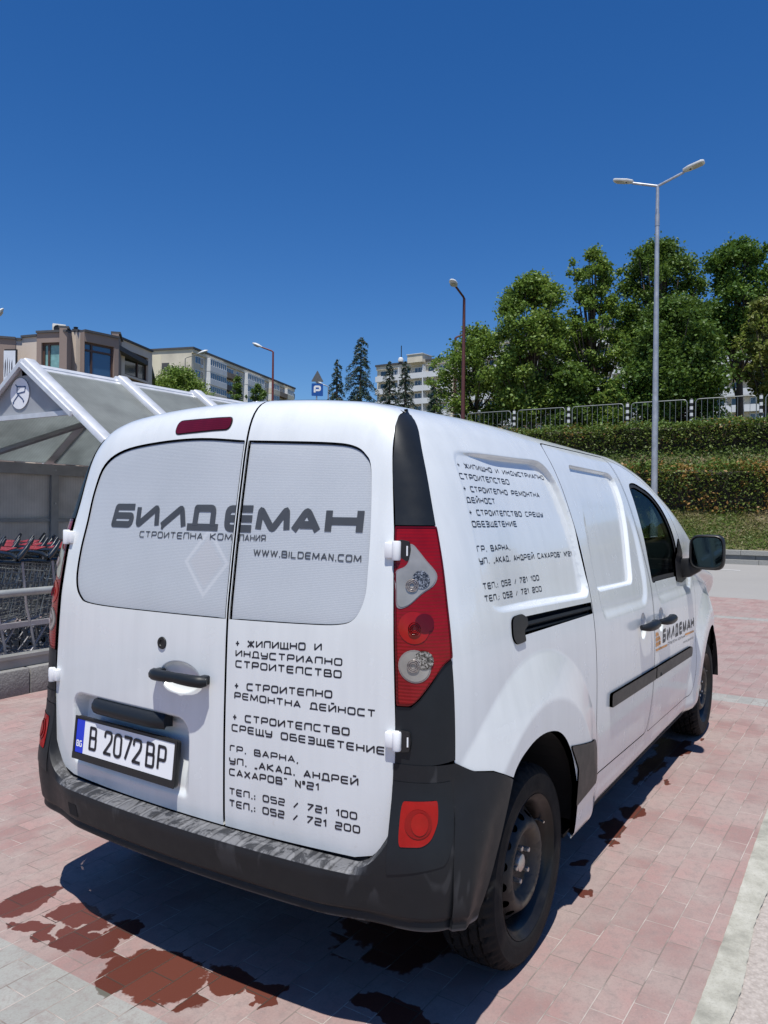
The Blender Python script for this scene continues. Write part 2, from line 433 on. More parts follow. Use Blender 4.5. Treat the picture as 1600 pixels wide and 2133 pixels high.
def ribbon(q,closed,t):
    q=[np.array(a,float) for a in q]
    o=[q[0]]
    for a in q[1:]:
        if np.hypot(*(a-o[-1]))>1e-6:o.append(a)
    q=o
    if closed and np.hypot(*(q[0]-q[-1]))<1e-6:q=q[:-1]
    m=len(q);L=[];Rr=[]
    for i in range(m):
        a=q[i-1] if (i>0 or closed) else None;b=q[(i+1)%m] if (i<m-1 or closed) else None
        d1=(q[i]-a)/np.hypot(*(q[i]-a)) if a is not None else None
        d2=(b-q[i])/np.hypot(*(b-q[i])) if b is not None else None
        if d1 is None:d1=d2
        if d2 is None:d2=d1
        n1=np.array((-d1[1],d1[0]));n2=np.array((-d2[1],d2[0]));n=n1+n2;l=np.hypot(*n)
        n=n1 if l<.3 else n/l*min(1/max((n/l)@n1,.35),2.2)
        L.append(q[i]+n*t/2);Rr.append(q[i]-n*t/2)
    return L,Rr
def lettering(name,lines,fun,mat,parent,t=.16,off=.0004,side=1,seg=.02):
    """lines: (text or list of glyph names, u0,u1, z0 left, z0 right, cap height, bold, slant) in panel coordinates: u along the line, second up; fun maps to (P,N)"""
    V=[];F=[];k=0;base=0
    for ln in lines:
        tx,u0,u1,za,zb,H=ln[:6];tt=ln[6] if len(ln)>6 else t;sl=ln[7] if len(ln)>7 else 0;gap=ln[8] if len(ln)>8 else .42;ww=ln[9] if len(ln)>9 else 1.
        g=[c for c in tx];wd=[GL[c][0] for c in g]
        tot=sum(wd)*ww+gap*(len(g)-1)
        sc=abs(u1-u0)/tot;sg=1 if u1>u0 else -1;Hc=H*(1-tt);st=H*tt
        x=0
        for c,wg in zip(g,wd):
            for q,cl in glyph_strokes(c,wg,wg*ww*sc,Hc,sl):
                if len(q)<2: continue
                # resample long straight runs so that the ribbon follows the panel
                qq=[q[0]]
                for b in (q[1:]+([q[0]] if cl else [])):
                    a=qq[-1];n=int(np.hypot(*(b-a))/seg)
                    for j in range(1,n+1): qq.append(a+(b-a)*j/(n+1))
                    qq.append(b)
                if cl: qq=qq[:-1]
                if c in'.:': qq=[qq[0],qq[0]+np.array((st*1.05,0))]
                L,Rr=ribbon(qq,cl,st);m=len(L)
                pts=np.array(L+Rr);uu=x*sc+pts[:,0];f=uu/abs(u1-u0)
                U=u0+sg*uu;Z=za+(zb-za)*f+st/2+pts[:,1]
                P,N=fun(U,Z);V.append(P+N*(off+.00012*(k%5)));k+=1
                for i in range(m if cl else m-1):
                    j=(i+1)%m;F.append((base+i,base+j,base+m+j,base+m+i))
                base+=2*m
            x+=wg*ww+gap
    return mesh(name,np.concatenate(V),F,mat,parent)
# ------------------------------------------------------------------ materials
def paint():
    m,t,b=new('white_paint');c=coord(t)
    n=noise(t,coord(t,scale=(7,7,.7)),3,5)
    col=ramp(t,n,[(.35,(.66,.685,.69)),(.6,(.695,.72,.725))])
    sep=nn(t,'SeparateXYZ');t.links.new(c,sep.inputs[0])
    low=ramp(t,mth(t,'ADD',sep.outputs[2],mth(t,'MULTIPLY',noise(t,c,5,5),.5)),[(.45,1),(.95,0)])
    spk=ramp(t,noise(t,c,70,3),[(.6,0),(.72,1)])
    col=mix(t,mth(t,'MULTIPLY',low,mth(t,'ADD',mth(t,'MULTIPLY',spk,.35),.22)),col,(.42,.38,.33))
    put(t,b,col=col,rough=ramp(t,noise(t,c,9,4),[(.3,.20),(.75,.30)]),coat=.6,coatr=.06)
    return m
M_PAINT=paint()
def plastic(name,col,scuff=None,rough=.55):
    m,t,b=new(name);c=coord(t);n=noise(t,c,14,6,.65)
    out=ramp(t,n,[(.3,tuple(x*.9 for x in col)),(.75,tuple(x*1.15 for x in col))])
    if scuff:
        sep=nn(t,'SeparateXYZ');t.links.new(c,sep.inputs[0]);z=sep.outputs[2]
        gs=nn(t,'SeparateXYZ');t.links.new(nn(t,'NewGeometry').outputs['True Normal'],gs.inputs[0])
        band=mth(t,'MULTIPLY',ramp(t,gs.outputs[2],[(.35,0),(.75,1)]),ramp(t,z,[(.52,1),(.56,0)]))
        big=ramp(t,noise(t,coord(t,scale=(1,1,.6)),15,8,.75,.8),[(.46,0),(.53,1)])
        drip=mth(t,'MULTIPLY',ramp(t,z,[(.40,0),(.44,1)]),ramp(t,noise(t,coord(t,scale=(1,1,.4)),9,3,.5,.3),[(.60,0),(.63,.5)]))
        lip=mth(t,'MULTIPLY',ramp(t,z,[(.352,1),(.358,0)]),ramp(t,noise(t,c,6,6,.7),[(.45,0),(.5,1)]))
        fac=mth(t,'MINIMUM',mth(t,'ADD',mth(t,'ADD',mth(t,'MULTIPLY',band,mth(t,'ADD',mth(t,'MULTIPLY',big,.55),.12)),mth(t,'MULTIPLY',drip,.2)),mth(t,'MULTIPLY',lip,.5)),1.0)
        out=mix(t,fac,out,(.20,.20,.21))
        wr=nn(t,'TexWave',wave_type='BANDS',bands_direction='Y');wr.inputs['Scale'].default_value=5.4;wr.inputs['Distortion'].default_value=.35;wr.inputs['Detail Scale'].default_value=4;t.links.new(c,wr.inputs[0])
        rl_=mth(t,'MULTIPLY',band,ramp(t,wr.outputs['Fac'],[(.80,0),(.95,1)]));out=mix(t,mth(t,'MULTIPLY',rl_,.3),out,(.26,.26,.27))
        rd_=mth(t,'MULTIPLY',band,ramp(t,wr.outputs['Fac'],[(.62,0),(.72,1)]));rd_=mth(t,'SUBTRACT',rd_,rl_);out=mix(t,mth(t,'MAXIMUM',mth(t,'MULTIPLY',rd_,.45),0.0),out,(.012,.012,.014))
        sc2=ramp(t,noise(t,coord(t,scale=(1,1,6)),26,8,.75,1.2),[(.66,0),(.7,.25)])
        out=mix(t,sc2,out,(.26,.26,.27))
    put(t,b,col=out,rough=ramp(t,noise(t,c,30,4),[(.3,rough-.04),(.7,rough+.05)]),nrm=bump(t,noise(t,c,420,2),.12,.001),spec=.28)
    return m
M_BUMP=plastic('scuffed_bumper_plastic',(.012,.013,.0155),True,.5)
M_TRIM=plastic('charcoal_trim_plastic',(.011,.0135,.017),None,.42)
M_BLK=simple('black_plastic',(.012,.012,.013),.45)
M_DARK=simple('dark_void',(.006,.006,.007),.9)
M_RUB=simple('black_rubber_seal',(.012,.012,.012),.7)
M_INK=simple('black_vinyl_lettering',(.012,.013,.02),.4)
M_INKG=simple('grey_vinyl_lettering',(.052,.058,.068),.55)
M_INKD=simple('charcoal_vinyl_lettering',(.06,.06,.062),.5)
M_ORANGE=simple('orange_vinyl',(.72,.30,.06),.45)
def film():
    m,t,b=new('printed_window_film');c=coord(t)
    sep=nn(t,'SeparateXYZ');t.links.new(c,sep.inputs[0])
    w1=nn(t,'TexWave',wave_type='BANDS',bands_direction='Z');w1.inputs['Scale'].default_value=66;w1.inputs['Distortion'].default_value=2.2;w1.inputs['Detail'].default_value=2;w1.inputs['Detail Scale'].default_value=3
    t.links.new(c,w1.inputs[0])
    fine=ramp(t,w1.outputs['Fac'],[(.1,(.36,.385,.415)),(.75,(.485,.515,.545))])
    sp=ramp(t,noise(t,coord(t,scale=(60,260,260)),1,2),[(.4,0),(.62,1)])
    col=mix(t,mth(t,'MULTIPLY',sp,.3),fine,(.33,.37,.42))
    big=ramp(t,noise(t,c,1.6,3),[(.35,0),(.7,.35)])
    col=mix(t,big,col,(.62,.645,.68))
    # faded diamond emblem behind the lettering
    y=mth(t,'ABSOLUTE',mth(t,'ADD',sep.outputs[1],.035));z=mth(t,'ABSOLUTE',mth(t,'SUBTRACT',sep.outputs[2],1.285))
    d=mth(t,'ADD',mth(t,'MULTIPLY',y,1.15),z)
    rng=mth(t,'MULTIPLY',ramp(t,d,[(.088,0),(.095,1)]),ramp(t,d,[(.105,1),(.112,0)]))
    col=mix(t,mth(t,'MULTIPLY',rng,.22),col,(.8,.8,.8))
    inn=ramp(t,d,[(.07,1),(.085,0)]);col=mix(t,mth(t,'MULTIPLY',inn,.10),col,(.55,.42,.36))
    put(t,b,col=col,rough=.3,spec=.35,coat=.12,coatr=.08)
    return m
M_FILM=film()
def glass(name,tint,trans=.5):
    m,t,b=new(name);out=t.nodes['Material Output'];t.nodes.remove(b)
    tr=nn(t,'BsdfTransparent');tr.inputs[0].default_value=(*tint,1)
    gl=nn(t,'BsdfGlossy');gl.inputs['Roughness'].default_value=.015;gl.inputs[0].default_value=(.7,.75,.75,1)
    fr=nn(t,'Fresnel');fr.inputs[0].default_value=1.5
    mx=nn(t,'MixShader');t.links.new(mth(t,'ADD',mth(t,'MULTIPLY',fr.outputs[0],.4),.008),mx.inputs[0]);t.links.new(tr.outputs[0],mx.inputs[1]);t.links.new(gl.outputs[0],mx.inputs[2])
    t.links.new(mx.outputs[0],out.inputs[0]);return m
M_GLASS=glass('green_tinted_glass',(.42,.52,.47))
def lens(name,col,ribs=0,rough=.08,metal=0):
    m,t,b=new(name);c=coord(t)
    put(t,b,col=ramp(t,noise(t,c,18,3),[(.3,tuple(x*.75 for x in col)),(.7,col)]),rough=rough,coat=.25,coatr=.03,metal=metal,spec=.25)
    if ribs:
        w1=nn(t,'TexWave',wave_type='BANDS',bands_direction='Z');w1.inputs['Scale'].default_value=ribs;t.links.new(c,w1.inputs[0])
        put(t,b,nrm=bump(t,w1.outputs['Fac'],.16,.004))
    return m
M_RED=lens('red_lens',(.24,.0035,.006),34)
M_RED2=lens('bright_red_lens',(.34,.006,.006),0)
M_RED3B=lens('plain_deep_red_lens',(.10,.001,.003),0)  # same deep red as the rim, without ribs
M_RED3=lens('deep_red_lens',(.10,.001,.003),30)
M_RED4=lens('fog_bowl_red',(.25,.004,.005),0)
M_MAROON=lens('maroon_lens',(.10,.004,.012),50)
M_CLEAR=lens('clear_lens_reflector',(.38,.365,.34),0,.2,.3)
M_CHROME=simple('bright_reflector',(.30,.26,.25),.25,.3,.05)
M_GREYD=simple('dark_reflector_bowl',(.12,.10,.09),.2,.6)
M_WHITEP=simple('white_painted_metal',(.78,.79,.80),.35)
M_TYRE=simple('tyre_rubber',(.009,.009,.0095),.8,0,.35,9,.25,120,0,.25)
def facets():
    m,t,b=new('faceted_reflector');c=coord(t,scale=(1,1,1));ch=nn(t,'TexVoronoi');ch.inputs['Scale'].default_value=300;t.links.new(c,ch.inputs['Vector'])
    sp_=nn(t,'SeparateColor');t.links.new(ch.outputs['Color'],sp_.inputs[0])
    put(t,b,col=ramp(t,sp_.outputs[0],[(.2,(.035,.032,.03)),(.5,(.14,.13,.12)),(.9,(.42,.40,.38))]),rough=.2,metal=.5,coat=.6);return m
M_FACET=facets()
def steel_wheel():
    m,t,b=new('worn_black_steel_wheel');c=coord(t)
    n=noise(t,c,9,6,.6,.5);sep=nn(t,'SeparateXYZ');t.links.new(c,sep.inputs[0])
    xw=mth(t,'MINIMUM',mth(t,'ABSOLUTE',sep.outputs[0]),mth(t,'ABSOLUTE',mth(t,'SUBTRACT',sep.outputs[0],3.081)));zw=mth(t,'SUBTRACT',sep.outputs[2],.311)
    rw=mth(t,'SQRT',mth(t,'ADD',mth(t,'MULTIPLY',xw,xw),mth(t,'MULTIPLY',zw,zw)))
    ring=mth(t,'MULTIPLY',ramp(t,mth(t,'MULTIPLY',rw,4.0),[(.36,0),(.42,1)]),ramp(t,mth(t,'MULTIPLY',rw,4.0),[(.53,1),(.57,0)]))
    worn=mth(t,'MULTIPLY',ring,ramp(t,n,[(.44,0),(.52,1)]))
    col=mix(t,worn,(.010,.010,.011),mix(t,noise(t,c,40,3),(.06,.055,.05),(.13,.10,.065)))
    put(t,b,col=col,rough=mth(t,'ADD',mth(t,'MULTIPLY',worn,.2),.5),metal=.1);return m
M_WHEEL=steel_wheel()
M_RIM=simple('dusty_dark_rim',(.012,.011,.010),.36,.3,.5,12)
M_STEEL=simple('bolt_steel',(.55,.53,.50),.35,.9)
M_GALV=simple('galvanised_steel',(.42,.43,.45),.45,.55,.2,4)
M_PLATEW=simple('plate_white',(.80,.81,.83),.35,0,.03)
M_BLUE=simple('plate_blue',(.012,.04,.55),.4)
M_MIRROR=simple('mirror_glass',(.035,.055,.065),.02,1,.02)
M_SEAT=simple('dark_seat_fabric',(.03,.03,.034),.9)
# ------------------------------------------------------------------ the van
VAN=thing('delivery_van','white delivery van with black company lettering on rear doors and flank, parked on red paving','van')
def PH(n,par=VAN): return par
FR=((0,.31),.70,.53,.035);FF=((3.08,.31),.66,.50,.034)
Q1=rpoly([(-.30,1.64),(.53,1.65),(.60,1.40),(.605,1.125),(-.35,1.155)],[.06,.12,.3,.07,.12])
Q2=rpoly([(.79,1.655),(1.46,1.645),(1.40,1.42),(1.28,1.125),(.73,1.132),(.765,1.42)],[.05,.09,.2,.05,.05,.2])
Q3=rpoly([(.68,1.25),(.725,1.012),(1.46,1.002),(1.51,1.20),(1.50,1.52),(.75,1.52)],[.1,.07,.09,.2,.3,.3])
Q4=rpoly([(1.60,1.30),(1.67,.995),(2.50,.985),(2.62,1.2)],[.1,.08,.09,.1])
def sdisp(x,z):
    D=np.zeros_like(x)
    for c,r1,r2,a in(FR,FF):
        r=np.hypot(x-c[0],z-c[1]);q=(r1-r)/(r1-r2);k=.11
        q=np.clip(q,0,1);q=np.where(q<k,q*q/(2*k*(1-k)),np.where(q<1-k,(q-k/2)/(1-k),1-(1-q)**2/(2*k*(1-k))));D=D+a*q
    D=D-.024*sst(sdf(x,z,Q1)/.019)*(.015+.985*sst((x+.36)/.46))
    D=D-.018*sst(sdf(x,z,Q2)/.016)
    D=D-.012*sst(sdf(x,z,Q3)/.05)*(1-sst((z-1.25)/.3))
    D=D-.012*sst(sdf(x,z,Q4)/.05)
    for hx,hz in((1.345,.925),(1.705,.915)):
        q=1-((x-hx)/.055)**2-((z-hz)/.062)**2;D=D-.026*np.sqrt(np.clip(q,0,1))*sst(q/.25)
    return D
def sidef(sg):
    def f(x,v):
        x=np.asarray(x,float);v=np.asarray(v,float)
        P=side0(x,v);P[...,1]-=sdisp(x,P[...,2])*(P[...,2]<1.70)
        if sg>0:P[...,1]*=-1
        return P
    return f
def ring_loops(P,ds): return [xz(ins(P,d)) for d in ds]
def inset(P,d):
    c=np.array(P);n=len(c);o=[]
    for i in range(n):
        t=c[(i+1)%n]-c[i-1];l=np.hypot(*t);t=t/max(l,1e-9);o.append((c[i][0]+t[1]*d,c[i][1]-t[0]*d))
    return o
area=lambda P:.5*sum(P[i-1][0]*P[i][1]-P[i][0]*P[i-1][1] for i in range(len(P)))
ins=lambda P,d:inset(P,d if area(P)<0 else -d)
def arcs(c,rs,a0=-.1,a1=3.3,n=120):
    return [xz([(c[0]+r*math.cos(a),c[1]+r*math.sin(a)) for a in np.linspace(a0,a1,n)]) for r in rs]
def xz(pts): return [(x,float(v_of(np.float64(x),np.float64(z)))) for x,z in pts]
RVE=float(RV[-1])
def plate_rect(y,z): return rpoly([(.605,.805),(-.005,.805),(-.005,.55),(.605,.55)],[.06,.07,.03,.03],6)
PR=plate_rect(0,0)
def rdisp(y,z):
    d=.052*sst(sdf(y,z,PR)/.032)*(.22+.78*sst((z-.57)/.19))
    q=1-((y-.045)/.092)**2-((z-.925)/.05)**2
    return d+.024*np.sqrt(np.clip(q,0,1))*sst(q/.3)
def rearf(y,v):
    y=np.asarray(y,float);P=rear0(y,np.asarray(v,float));P[...,0]+=rdisp(y,P[...,2]);return P
def yz(pts): return [(y,float(rv_of(np.float64(y),np.float64(z)))) for y,z in pts]
def cornf(sg):
    def f(t,z):
        P=corner0(t,z)
        if sg>0:P[...,1]*=-1
        return P
    return f
XOP=spl([(.335,.285),(.335,.42),(.27,.56),(.19,.665),(.10,.727),(-.01,.755),(-.12,.757),(-.22,.735),(-.27,.712),(-.293,.690)],4)
def front_arch():
    return [(3.08-.395*math.cos(a),.325+.40*math.sin(a)) for a in np.linspace(-.10,math.pi+.10,25)]
roof_edge=[]
for y in np.linspace(0,.61,12):
    roof_edge.append((-.437+.087*y*y,float(np.interp(-y,-SY[SZ>1.4],SV[SZ>1.4]))))
SD=rpoly([(.635,.418),(.612,.70),(.607,.95),(.598,1.25),(.585,1.52),(.582,1.735),(1.535,1.735),(1.525,1.54),(1.52,1.33),(1.548,1.14),(1.556,.91),(1.556,.67),(1.535,.52),(1.47,.395)],[.01,.3,.3,.3,.3,.07,.012,.3,.2,.3,.3,.3,.1,.05],6)
FD=rpoly([(1.563,.91),(1.555,1.14),(1.530,1.33),(1.534,1.54),(1.545,1.735),(1.76,1.69),(1.98,1.622),(2.13,1.53),(2.24,1.395),(2.36,1.19),(2.60,1.07),(2.625,.95),(2.585,.70),(2.565,.52),(2.50,.375),(1.49,.392),(1.545,.52),(1.563,.67)],[.3,.3,.2,.3,.01,.2,.2,.2,.2,.15,.05,.2,.3,.2,.05,.03,.1,.3],6)
WIN=rpoly([(1.60,1.285),(1.645,1.60),(1.76,1.615),(1.98,1.565),(2.10,1.47),(2.19,1.33),(2.27,1.10),(1.585,1.107)],[.1,.05,.1,.15,.15,.15,.03,.03],6)
RAIL=rpoly([(-.165,1.125),(.597,1.106),(.600,1.062),(-.16,1.068)],[.01,.004,.004,.01],4)
V0=float(np.interp(-.62,-SY[SZ>1.4],SV[SZ>1.4]))
def body_outline():
    q=[(-.533,.785),(-.515,.768),(-.47,.750),(-.40,.736),(-.293,.690)]
    o=xz(q)+xz(XOP[::-1][1:])
    o+=xz([(1.0,.282),(2.0,.280),(2.64,.282)])+xz(front_arch()[1:-1])+xz([(3.52,.29),(3.80,.30)])
    o+=[(3.855,float(v_of(np.float64(3.855),np.float64(.32)))),(3.855,SL)]
    o+=[(2.745,SL),(2.725,SL-.35),(2.665,V0+.035),(1.895,V0+.035),(1.835,SL-.35),(1.795,SL)]
    o+=roof_edge
    for z in np.linspace(1.735,.80,40):
        x=float(XB(z));o.append((x,float(v_of(np.float64(x),np.float64(z)))))
    return o
for sg in(-1,1):
    f=sidef(sg);sd=1 if sg<0 else -1
    out=body_outline()
    hl=[xz(SD),xz(FD)]+([xz(RAIL)] if sg<0 else [])
    patch('side_and_roof_shell',f,out,M_PAINT,VAN,holes=hl,h=.03,thick=.02,side=sd,fine=[(-.55,.66,.10,float(v_of(0.,1.09)),.0085),(-.42,.66,float(v_of(0.,1.095)),float(v_of(0.,1.69)),.0075)] if sg<0 else [],extra=(ring_loops(Q1,(-.003,.003,.007,.011,.015,.019,.024))+[[q for q in l] for l in arcs(FR[0],(.71,.70,.694,.688,.682,.676,.664,.56,.549,.543,.537,.531,.525,.515))]) if sg<0 else ())
    pass
    sdo=patch('sliding_door',f,xz(ins(SD,.0055)),M_PAINT,VAN,h=.022,side=sd,fine=[(1.28,1.41,float(v_of(1.,.85)),float(v_of(1.,1.0)),.006),(.6,1.56,float(v_of(1.,1.001)),float(v_of(1.,1.69)),.008)] if sg<0 else [],extra=ring_loops(Q2,(-.003,.003,.008,.012,.016,.021))+ring_loops(Q3,(0,.01,.02,.03,.04))+[[(1.345+.055*k*math.cos(a),float(v_of(np.float64(1.345),np.float64(.925+.062*k*math.sin(a))))) for a in np.linspace(0,6.2,40)] for k in (1.03,.985,.94,.88,.8,.7)] if sg<0 else ())
    fdo=patch('front_door',f,xz(ins(FD,.0035)),M_PAINT,VAN,holes=[xz(WIN)],h=.022,side=sd,thick=.02,fine=[(1.64,1.77,float(v_of(1.7,.84)),float(v_of(1.7,.985)),.006)] if sg<0 else [])
    patch('door_glass',f,xz(ins(WIN,-.004)),M_GLASS,fdo,h=.05,thick=0,side=sd,off=-.012)
    # rubber seal round the glass
    patch('window_seal',f,xz(ins(WIN,.001)),M_RUB,fdo,holes=[xz(ins(WIN,.022))],h=.02,thick=.01,side=sd,off=-.006)
    # shut-line backing: near-black strips give the door gaps their shade
    for P in(SD,FD):
        Lh,Rh=ribbon(P,True,.04);Q=xz(list(Lh)+list(Rh));u_=np.array([q[0] for q in Q]);v_=np.array([q[1] for q in Q]);m=len(Lh)
        mesh('shut_line_shade',f(u_,v_)-normals(f,u_,v_,sd)*.016,[(i,(i+1)%m,m+(i+1)%m,m+i) for i in range(m)],M_DARK,VAN)
    # protective mouldings
    for par,a,b,tp in((sdo,.79,1.545,.012),(fdo,1.562,2.455,.012)):
        z0=lambda x:.690-.0235*(x-.8)
        P=rpoly([(a,z0(a)+.026),(b,z0(b)+.026),(b,z0(b)-.030),(a,z0(a)-.030)],[.012 if a<1 else .003,.003 if a<1 else .03,.003 if a<1 else .03,.012 if a<1 else .003],4)
        patch('side_moulding',f,xz(P),M_TRIM,par,h=.03,thick=.016,side=sd,off=.013)
    # handles: dished bowl and a grip
    for par,hx,hz in((sdo,1.36,.927),(fdo,1.722,.914)):
        P=f(np.array([hx+.1]),v_of(np.array([hx+.1]),np.array([hz])))[0]
        g=MB()
        L=.118;pts=[]
        for k in range(15):
            u=-1+2*k/14;pts.append((hx+u*L,P[1]+sg*(.046-.030*u**4),hz+.004))
        g.tube(pts,.02,10,rr=[.012+.010*(1-(abs(-1+2*k/14))**3) for k in range(15)])
        gr=g.build('handle_grip',M_TRIM,par,auto=50)
    if sg<0:
        SR=(f,sd)
        rb=MB()
        def rp(x,z,o): 
            q=f(np.array([x]),v_of(np.array([x]),np.array([z])))[0];return (q[0],q[1]+o,q[2])
        patch('sliding_door_rail',f,xz(ins(RAIL,-.01)),M_DARK,VAN,h=.03,thick=0,side=sd,off=-.03)
        rb.tube([rp(x,1.098-.022*(x+.1),.012) for x in np.linspace(-.10,.60,12)],.010,6)
        rb.tube([rp(x,1.075-.022*(x+.1),.016) for x in np.linspace(-.10,.60,12)],.006,6)
        rb.build('rail_bar',M_TRIM,bpy.data.objects['sliding_door_rail'],auto=40)
        P=rpoly([(-.185,1.132),(-.105,1.134),(-.065,1.118),(-.07,1.095),(-.105,1.083),(-.098,1.05),(-.17,1.048),(-.195,1.07)],[.03,.01,.01,.01,.01,.01,.025,.02],4)
        patch('rail_end_cap',f,xz(P),M_BLK,bpy.data.objects['sliding_door_rail'],h=.015,thick=.012,side=sd,off=.006)
        P=rpoly([(.205,.655),(.36,.625),(.53,.60),(.565,.55),(.565,.44),(.30,.415),(.30,.55)],[.02,.1,.05,.05,.02,.02,.02],4)
        patch('sill_guard',f,xz(P),M_TRIM,VAN,h=.02,thick=.02,side=sd,off=.006)
# rear doors -------------------------------------------------------
top=lambda a,b:[(y,RVE) for y in np.linspace(a,b,8)]
edge=[(.722,.66),(.723,.75),(.718,.9),(.705,1.15),(.682,1.4),(.66,1.54),(.64,1.67),(.612,1.742)]
def door_poly(s):
    a=.1445 if s>0 else .1525   # seam side: y=-a
    e=[(s*y,z) for y,z in edge]
    bt=yz([(-a,.503),(s*.40,.505),(s*.60,.508),(s*.655,.523),(s*.69,.555),(s*.712,.60)])
    return bt+yz(e)+[(s*y,RVE) for y in np.linspace(.58,(-a)*s,9)]
WL=[(.15,1.118),(.50,1.117),(.585,1.138),(.620,1.20),(.616,1.30),(.598,1.40),(.585,1.51),(.545,1.605),(.44,1.655),(.25,1.676),(.05,1.680)]
WR=[(-.40,1.127),(-.535,1.134),(-.588,1.155),(-.614,1.21),(-.618,1.28),(-.614,1.40),(-.596,1.565),(-.572,1.612),(-.53,1.637),(-.457,1.648),(-.30,1.657)]
def win(pts,ys,zb,zt,d=0):
    p=spl([(ys,zb)]+pts+[(ys,zt)],5)
    return p
WLo=win(WL,-.1385,1.121,1.665);WRo=win(WR,-.1585,1.1215,1.664)
rear_sheet=patch('door_surround',rearf,yz([(-.735,.50),(-.735,.9),(-.72,1.15),(-.697,1.4),(-.65,1.68)])+[(y,RVE) for y in np.linspace(-.6,.6,9)]+yz([(.65,1.68),(.697,1.4),(.72,1.15),(.735,.9),(.735,.50)]),M_DARK,VAN,h=.06,thick=0,side=-1,off=-.05)  # near-black sheet behind the doors puts shade into the seams
DOORS={}
for s,W in((1,WLo),(-1,WRo)):
    o=patch('rear_door',rearf,door_poly(s),M_PAINT,VAN,holes=[yz(W)],h=.022,side=-1,thick=.02,fine=[(-.06,.15,float(rv_of(.1,.86)),float(rv_of(.1,.99)),.0045),(-.05,.66,float(rv_of(.1,.53)),float(rv_of(.1,.86)),.0085)] if s>0 else [],extra=[yz(ins(PR,d)) for d in(-.004,.002,.008,.014,.02,.026,.032,.04)]+[yz([(.045+.092*k*math.cos(a),.925+.05*k*math.sin(a)) for a in np.linspace(0,6.2,44)]) for k in(1.04,.99,.95,.9,.82)] if s>0 else ())
    o['label']='left rear door with number plate, handle and brake light' if s>0 else 'right rear door covered in black lettering'
    DOORS[s]=o
    wi=ins(W,.0025)
    wi=[(y,z-(.004 if z>1.55 else 0)) for y,z in wi]
    g=patch('rear_window',rearf,yz(wi),M_FILM,o,h=.04,thick=.004,side=-1,off=-.006)
    g['label']='window covered with grey perforated film'
    patch('window_seal',rearf,yz(ins(W,-.006)),M_RUB,o,holes=[yz(ins(W,.02))],h=.03,thick=0,side=-1,off=-.0105)
def rfun(off=0):
    def g(u,z):
        v=rv_of(u,z);P=rearf(u,v);N=normals(rearf,u,v,-1);return P+N*off,N
    return g
def txt(s): return list(s)
RT=[('+ ЖИЛИЩНО И',-.185,-.487,1.041,1.058,.0225),('ИНДУСТРИАЛНО',-.187,-.554,1.013,1.023,.0215),('СТРОИТЕЛСТВО',-.188,-.553,.981,.989,.0225),
('+ СТРОИТЕЛНО',-.186,-.525,.916,.931,.0225),('РЕМОНТНА ДЕЙНОСТ',-.187,-.659,.888,.895,.0215),('+ СТРОИТЕЛСТВО',-.182,-.582,.823,.836,.0225),
('СРЕЩУ ОБЕЗЩЕТЕНИЕ',-.179,-.689,.791,.799,.0225),('ГР. ВАРНА,',-.173,-.418,.730,.735,.0205),('УЛ. „АКАД. АНДРЕЙ',-.171,-.611,.692,.704,.0225),
('САХАРОВ“ N°21',-.171,-.487,.658,.669,.0225),('ТЕЛ.: 052 / 721 100',-.171,-.608,.601,.611,.0215),('ТЕЛ.: 052 / 721 200',-.171,-.617,.565,.575,.0225)]
lettering('lettering',RT,rfun(),M_INK,DOORS[-1],t=.205)
# big name on the film: the word runs across the seam, so each pane carries its own letters
BIG='БИЛДЕМАН'
y0,y1=.4535,-.5865
gl=list(BIG);wd=[1.12,1.12,1.12,1.22,1.1,1.32,1.45,1.3];gp=.20
tot=sum(wd)+gp*7;sc=(y0-y1)/tot
GL.update({'б':(1,[([(1,1),(.12,1),(0,.0),(.86,0),(.92,.5),(.1,.5)],[.12,.02,.25,.2])]),'и':(1,[([(0,1),(0,0),(.95,1),(1,0)],[.22,.22])]),'л':(1,[([(0,0),(.86,1),(1,0)],[.22]),([(0,0),(.1,0)],0)]),
 'м':(1,[([(0,0),(.05,1),(.5,0),(.95,1),(1,0)],[.2,.2,.2])]),'а':(1,[([(0,0),(.52,1),(1,0)],[.25]),([(.25,.28),(.8,.28)],0)]),'д':(1,[([(.22,.08),(.24,1),(.84,1),(.84,.08)],[.04,.2]),([(-.06,0),(1.04,0)],0)])})
rl=[]
for c,ya,yb in zip('билдЕмаН',(.4535,.318,.197,.069,-.094,-.218,-.348,-.465),(.321,.199,.071,-.075,-.214,-.345,-.452,-.588)):
    za=1.386-.006*(.4535-ya)/1.04;rl.append((c,ya,yb,za,za,.0815))
def bigl(lines,par,clip=None):
    return lettering('lettering',lines,rfun(-.006),M_INKG,par,t=.27,off=.0012,seg=.02)
rl=[(c,a-.011,b_+.011,z,z2,h) for c,a,b_,z,z2,h in rl]
L1=[r for r in rl if r[2]>-.14];R1=[r for r in rl if r[1]<-.158];X=[r for r in rl if r not in L1 and r not in R1]
